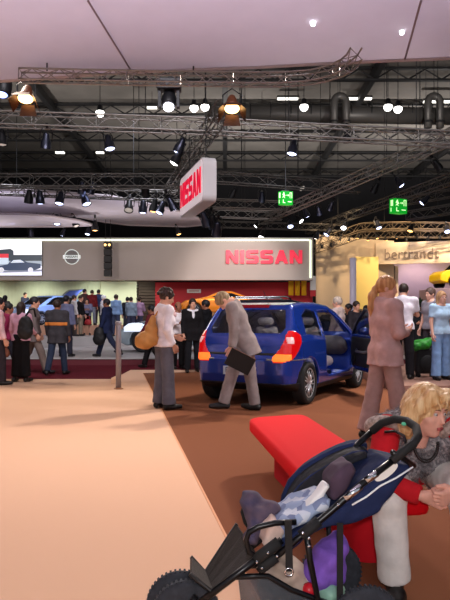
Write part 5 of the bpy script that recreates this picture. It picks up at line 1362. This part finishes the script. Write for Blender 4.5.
# footrest plate with upturned lip
ft = mat('footrest_mesh', (40,32,28), .8, var=.3, scale=70, bump=.3, bscale=160)
rows = [[L(191,574,.0), L(191,558,.28)],[L(213,592,.0), L(206,572,.28)],[L(258,556,.0), L(237,525,.28)]]
MB().grid([[r[0].lerp(r[1], t) for t in (0,.33,.66,1)] for r in rows]).build('footrest', ft, pc, False, solid=.012)
T('footrest_edge', [(190,574,0),(213,593,0),(259,557,0)], .008, mat('edge_black', (16,14,16), .5)); T('footrest_edge', [(191,557,.28),(206,571,.28),(237,524,.28)], .008, mat('edge_black', (16,14,16), .5))
# frame
f1 = T('frame_tube', [(198,604,0),(232,578,0),(282,540,0)], .0135); T('frame_tube', [(196,590,.30),(240,556,.30),(300,508,.30)], .0135)
T('frame_sleeve', [(255,560,-.004),(279,542,-.004)], .021, foam)
f2 = T('frame_tube', [(258,571,.0),(300,537,.0),(330,512,.0),(358,487,.0),(392,461,.0)], .013)
T('frame_sleeve', [(260,569,-.004),(276,557,-.004)], .02, foam); T('frame_sleeve', [(301,536,-.004),(319,521,-.004)], .021, foam)
rivets(f1, [(268,553,-.022),(257,562,-.022)]); rivets(f2, [(277,556,-.02),(262,568,-.022),(303,533,-.024),(338,505,-.015),(372,477,-.015)])
for (a_, b_) in (((345,499,-.003),(361,486,-.003)),((366,481,-.003),(377,473,-.003))): T('chrome_sleeve', [a_, b_], .0145, chrome)
T('handle', [(392,461,0),(404,451,0),(413,444,.01),(418,436,.05),(416,427,.11),(407,421,.17),(395,419,.23),(382,423,.29),(372,431,.32)], .017, foam, n=12)
T('frame_tube', [(372,431,.32),(352,450,.32),(330,470,.32),(300,506,.32)], .013)
T('brake_lever', [(385,432,.2),(395,431,.16),(404,436,.10),(407,447,.04)], .006); MB().ball(L(404,424,.16), (.012,.012,.008), 6).build('brake_button', mat('mint', (90,190,150), .4), pc, True)
T('handle_crossbar', [(392,452,.0),(404,459,.02),(414,466,.05)], .011)
# bumper bar and its hoop
T('bumper_bar', [(262,560,0),(249,552,0),(246,540,0),(249,532,0),(258,527,0),(275,523,0),(296,522,0)], .011)
T('bumper_hoop', [(252,530,.28),(246,522,.28),(243,512,.28),(246,504,.28),(253,500,.27)], .012, foam); T('bumper_bar', [(253,500,.27),(272,505,.28),(284,505,.29),(290,497,.30)], .010)
st1 = T('strut', [(306,530,-.01),(310,560,-.01),(318,600,-.01),(366,622,-.0)], .012); rivets(st1, [(309,546,-.024),(309,538,-.024)], .007)
T('strut', [(328,520,.32),(330,550,.36),(331,585,.40)], .012)
MB().grid([[L(340+dx, y, -.015+.0) for dx in (-3,3)] for y in (523,545,570,606)]).build('strap', mat('strap_black', (22,20,22), .8), pc, False, solid=.006)
MB().grid([[L(288+dx+(y-520)*.03, y, -.02) for dx in (-3.5,3.5)] for y in (520,540,560,571)]).build('buckle_strap', mat('strap_black', (22,20,22), .8), pc, False, solid=.006)
MB().tube([L(289+4*math.cos(a), 572+4*math.sin(a), -.02) for a in [2*PI*i/12 for i in range(12)]], .004, 6, True).build('strap_ring', chrome, pc, True)
# fabric
def extr(nm, poly, o0, o1, v, k, m, amp=.004, parent=pc):
    q = [(L(x, y, o0).dot(e1), L(x, y, o0).z) for x, y in poly]; a = np.array(q)
    mid = L(poly[0][0], poly[0][1], o0).dot(av)
    s = SDF((a[:,0].min()-.06, mid-.05, a[:,1].min()-.06), (a[:,0].max()+.06, mid+(o1-o0)+.05, a[:,1].max()+.06), v)
    X, Z = np.meshgrid(s.ax[0], s.ax[2], indexing='ij'); h = (o1-o0)/2
    d = poly_sd(q, X, Z)[:, None, :]; s.D = (-smin(-d, -(np.abs(s.ax[1]-mid-h)[None,:,None]-h), k)).astype(np.float32)+np.zeros(s.n, np.float32)
    s.bump(lambda x, y, z: np.sin(x*38+y*20)*np.sin(z*43+y*31+x*9), amp)
    V, Fc = s.mesh(); R3 = np.array((e1, av, (0,0,1)))
    return link(nm, newmesh(V@R3, Fc), m, parent)
seat = extr('seat_shell', [(272,554),(282,542),(304,530),(330,517),(352,500),(372,480),(394,463),(413,467),(404,484),(382,512),(362,524),(342,528),(322,530),(306,540),(292,552)], .012, .30, .009, .03, navy)
T('piping', [(352,505,.010),(366,497,.008),(380,486,.008),(396,478,.008),(413,467,.012)], .0035, mat('piping', (236,238,244), .5), seat)
T('piping', [(312,524,.010),(330,514,.008),(340,507,.008)], .003, mat('piping', (236,238,244), .5), seat)
mb = MB(); mb.lathe([(.0,.0),(1,.0),(1,.006),(.0,.008)], Matrix.Diagonal(Vector((1,1,1))), 24)
lab = MB(); c_ = L(386,472,.004); ax_ = (L(398,463,.004)-L(374,481,.004)).normalized(); up_ = ax_.cross(av).normalized()
lab.prism([(.052*math.cos(2*PI*i/24), .018*math.sin(2*PI*i/24)) for i in range(24)], lambda u, v, w: c_+ax_*u+up_*v-av*w, .006); lab.build('white_label', white_edge, seat)
# hood: outer navy rim, dark lining, folds
can_far = [(283,508),(285,496),(291,482),(302,470),(320,459),(338,450),(352,446),(366,446)]
can_low = [(290,512),(298,503),(308,494),(320,486),(333,478),(344,470),(354,462),(368,458)]
rows = []
for t in range(7):
    u = t/6; rows.append([L(a[0]*(1-u)+b[0]*u, a[1]*(1-u)+b[1]*u, .33-.03*math.sin(u*PI)-.12*u) for a, b in zip(can_far, can_low)])
hood = MB().grid(rows).build('hood_lining', lin_, pc, True, solid=.012, sub=1)
T('hood_rim', [(x, y, .33) for x, y in can_far], .016, navy, hood); T('hood_rib', [(a[0]*.55+b[0]*.45, a[1]*.55+b[1]*.45, .25) for a, b in zip(can_far, can_low)], .008, navy, hood)
rows = [[L(a[0]+1, a[1]-2-5*math.sin(u*PI), .33+.10*u) for a in can_far] for u in (0,.33,.66,1)]
MB().grid(rows).build('hood_cloth', navy, hood, True, solid=.008, sub=1)
extr('backrest_flap', [(330,500),(332,482),(340,470),(352,464),(358,472),(353,486),(342,498),(336,504)], .05, .20, .008, .03, plum)
# seat padding inside
pad = mat('pad_pattern', (150,164,192), .9, var=.0, scale=1)
nt = pad.node_tree; vz = nt.nodes.new('ShaderNodeTexVoronoi'); vz.inputs['Scale'].default_value = 34; cr = nt.nodes.new('ShaderNodeValToRGB'); cr.color_ramp.interpolation = 'CONSTANT'
cr.color_ramp.elements[0].color = lin((196,202,216)); cr.color_ramp.elements[1].position = .35; cr.color_ramp.elements[1].color = lin((150,164,194))
e_ = cr.color_ramp.elements.new(.7); e_.color = lin((116,128,162)); tc = nt.nodes.new('ShaderNodeTexCoord')
nt.links.new(tc.outputs['Object'], vz.inputs['Vector']); nt.links.new(vz.outputs['Color'], cr.inputs['Fac']); nt.links.new(cr.outputs['Color'], nt.nodes['Principled BSDF'].inputs['Base Color'])
extr('seat_pad', [(268,545),(276,530),(292,520),(310,508),(326,498),(334,500),(328,512),(304,526),(284,540)], .03, .28, .008, .03, pad, .006)
extr('blanket_fold', [(276,538),(284,524),(296,516),(304,520),(300,532),(288,542)], .08, .20, .007, .02, mat('pad_pale', (176,184,200), .9, var=.15, scale=30, bump=.5), .008)
extr('harness_pad', [(304,510),(316,496),(326,484),(331,487),(323,502),(311,515)], .06, .12, .007, .015, mat('pad_white', (226,224,226), .8), .003)
extr('side_cushion', [(262,546),(268,530),(276,524),(286,532),(280,546),(270,552)], .02, .2, .008, .02, mat('pad_beige', (196,170,160), .85, var=.1), .005)
# lower basket net
net = mat('basket_net', (70,76,84), .7, alpha=.62, var=.3, scale=120)
MB().grid([[L(238,577,.0),L(265,574,.0),(L(290,588,.0)),L(318,600,.0),L(345,606,.0)],[L(244,630,.02),L(268,640,.02),L(290,650,.02),L(318,655,.02),L(345,655,.02)],[L(248,628,.28),L(268,638,.28),L(290,648,.28),L(318,652,.28),L(345,652,.28)]]).build('basket_net', net, pc, True, solid=.004)
T('basket_rail', [(236,577,0),(256,576,0),(268,576,0),(292,590,0),(330,604,0),(350,610,0)], .0105); T('basket_rail', [(240,566,.28),(266,566,.28),(292,580,.28),(330,594,.28)], .0105)
# things lying in and on it
def lump(name, label, cat, blobs, m, v=.008, amp=.005, k=.02):
    c0 = S(*blobs[0][0]); e = empty(name, c0, label, cat); s = None
    pts = [(np.array(S(*p)-c0), r) for p, r in blobs]; a = np.array([p for p, r in pts]); s = SDF(a.min(0)-.14, a.max(0)+.14, v)
    for p, r in pts: s.ell(p, r, k=k)
    s.bump(lambda x, y, z: np.sin(x*55+z*31)*np.sin(z*61+y*40), amp)
    link('cloth' if cat in ('jacket','blanket') else 'bag_body', newmesh(*s.mesh()), m, e); return e
navyp = mat('jacket_purple', (66,60,86), .9, var=.25, scale=14, bump=.5, col2=(96,78,92))
lump('jacket', 'bunched purple grey jacket draped over the front bar of the pushchair', 'jacket', [((256,512,.2),(.05,.07,.05)),((250,499,.24),(.045,.06,.035)),((268,510,.2),(.05,.07,.04)),((258,528,.16),(.04,.06,.05)),((252,536,.12),(.03,.05,.035)),((262,520,.18),(.05,.06,.04))], navyp, amp=.009)
lump('blanket', 'purple blanket stuffed low in the pushchair basket', 'blanket', [((328,556,.12),(.06,.09,.06)),((318,572,.12),(.06,.09,.06)),((338,545,.14),(.04,.07,.05)),((334,570,.12),(.05,.08,.06)),((310,585,.14),(.06,.08,.05))], mat('purple_fleece', (126,86,190), .9, var=.12, scale=20, bump=.4))
lump('carrier_bag', 'crumpled pale beige bag in the pushchair basket', 'bag', [((288,570,.14),(.06,.09,.05)),((272,580,.14),(.06,.09,.05)),((298,580,.14),(.06,.09,.05)),((280,592,.14),(.08,.09,.06))], mat('bag_beige', (188,164,150), .7, var=.15, scale=12, bump=.4))
lump('carrier_bag', 'pale green bag at the back of the pushchair basket under the purple blanket', 'bag', [((326,592,.1),(.05,.08,.06)),((322,605,.1),(.06,.08,.05)),((336,598,.12),(.04,.07,.06))], mat('bag_mint', (136,178,160), .6, var=.15, scale=12, bump=.4))
b = empty('ball', S(309,590,.06), 'small red ball in the pushchair basket', 'ball'); MB().ball((0,0,0), .028, 10).build('ball_body', mat('ball_red', (206,30,44), .4), b, True); MB().tube([(.0285*math.cos(2*PI*i/24),0,.0285*math.sin(2*PI*i/24)) for i in range(24)], .0015, 5, True).build('seam', mat('seam_dark', (120,14,24), .5), b)

# ================================================================ light
def spot(loc, to, e, ang=60, col=(255,255,255), r=.25, blend=.6):
    l = bpy.data.lights.new('stage_or_fill_light', 'SPOT'); l.energy = e; l.spot_size = D2(ang); l.spot_blend = blend; l.shadow_soft_size = r; l.color = lin(col)[:3]
    o = bpy.data.objects.new('stage_or_fill_light', l); COL.objects.link(o); o.location = loc
    o.rotation_euler = (Vector(to)-Vector(loc)).to_track_quat('-Z', 'Y').to_euler(); return o
def area(loc, to, e, sx, sy, col=(255,255,255)):
    l = bpy.data.lights.new('soft_light', 'AREA'); l.energy = e; l.shape = 'RECTANGLE'; l.size = sx; l.size_y = sy; l.color = lin(col)[:3]
    o = bpy.data.objects.new('soft_light', l); COL.objects.link(o); o.location = loc
    o.rotation_euler = (Vector(to)-Vector(loc)).to_track_quat('-Z', 'Y').to_euler(); return o
warm = (255,238,222); wht = (255,248,246)
spot((4.5,13.0,7.5), (-.6,7.0,0), 3200, 62, warm, .3)
spot((-5.5,13.0,8.0), (-2.6,6.2,0), 1250, 62, warm, .4)
for x in (-3.2,-.8,2.4): spot((x,9.5,4.75), (x*.6-.3,3.2,0), 420, 75, (255,244,240), .25, .9)  # added fill spots at the curved truss, brighten the foreground carpet
spot((-9,15,9), (-6,10,0), 1150, 62, warm, .4)
area((-1.0,3.0,11.5), (-1.0,3.0,0), 3300, 9, 7, (252,246,252))  # unseen soft light added above the canopy, glows through the fabric
spot((6,10.5,8.5), (5.5,12.5,0), 1900, 60, wht, .3)
spot((5.0,6.0,4.6), (1.6,9.5,.6), 900, 60, wht, .4)  # fill added from the right front to brighten the blue car
for x, y, e in ((-9,22,1800),(-3,22,1800),(2,21,1300)): spot((x,y,9.5), (x,y+4.5,0), e, 70, (240,242,255), .3)
for x in (-13,-10,-7,-4.8): spot((x,30.9,3.25), (x,32.6,1.3), 130, 130, (244,250,232), .15, .8)  # unseen downlights added behind the grey panel to brighten the ribbed wall
spot((1,25,5.6), (.5,32.6,1.9), 900, 70, (255,240,235), .3)
for x in (-11,-7,-3,1,4): spot((x,23.5,4.2), (x,30,4.3), 260, 110, (255,240,232), .5, .9)
for x in (7,11,15): spot((x,29.5,8.0), (x,36,4.2), 1900, 70, (255,222,176), .2)
spot((12.5,30,9), (12.8,36,2.4), 1200, 60, (255,240,250), .2)
for x in (10.2,11.5,12.8): spot((x,34.2,6.6), (x,36.4,5.1), 160, 60, (255,226,180), .1)
for x, y, e in ((-14,34,2600),(16,46,4200),(0,46,3400),(-4,24,1200),(10,26,1800)):
    spot((x,y,8.5), (x,y+2,16.5), e, 150, (255,246,238), .5)  # unseen uplights added to lighten the roof and ducts
spot((12.4,36.6,5.6), (12.4,39,2.0), 260, 100, (246,230,255), .2)  # fill spot added inside the recess, otherwise too dark
spot((-7.5,24.8,5.3), (-8.8,29.4,1.8), 2200, 26, (176,200,255), .2)
for x in (-11,-6,-2): spot((x,27.5,3.4), (x,26,6.2), 260, 140, (255,244,242), .4, .9)  # added uplights under the left canopies, standing in for stage bounce
# camera flash
fl = area((.04,-.02,1.34), (.1,3,.7), 30, .06, .03, (255,250,246))
w = bpy.data.worlds.new('World'); SC.world = w; w.use_nodes = True
w.node_tree.nodes['Background'].inputs[0].default_value = (.9,.92,1,1); w.node_tree.nodes['Background'].inputs[1].default_value = .55
# ================================================================ camera
cam = bpy.data.cameras.new('camera'); co = bpy.data.objects.new('camera', cam); COL.objects.link(co); SC.camera = co
co.location = (0,0,HC); co.rotation_euler = (PI/2,0,0)
cam.sensor_fit = 'VERTICAL'; cam.sensor_height = 24; cam.lens = F/600*24; cam.shift_y = (HZ-300)/600; cam.clip_end = 200; cam.clip_start = .05
SC.view_settings.view_transform = 'Standard'; SC.view_settings.look = 'None'; SC.view_settings.exposure = 0; SC.view_settings.gamma = 1
SC.view_settings.use_curve_mapping = False
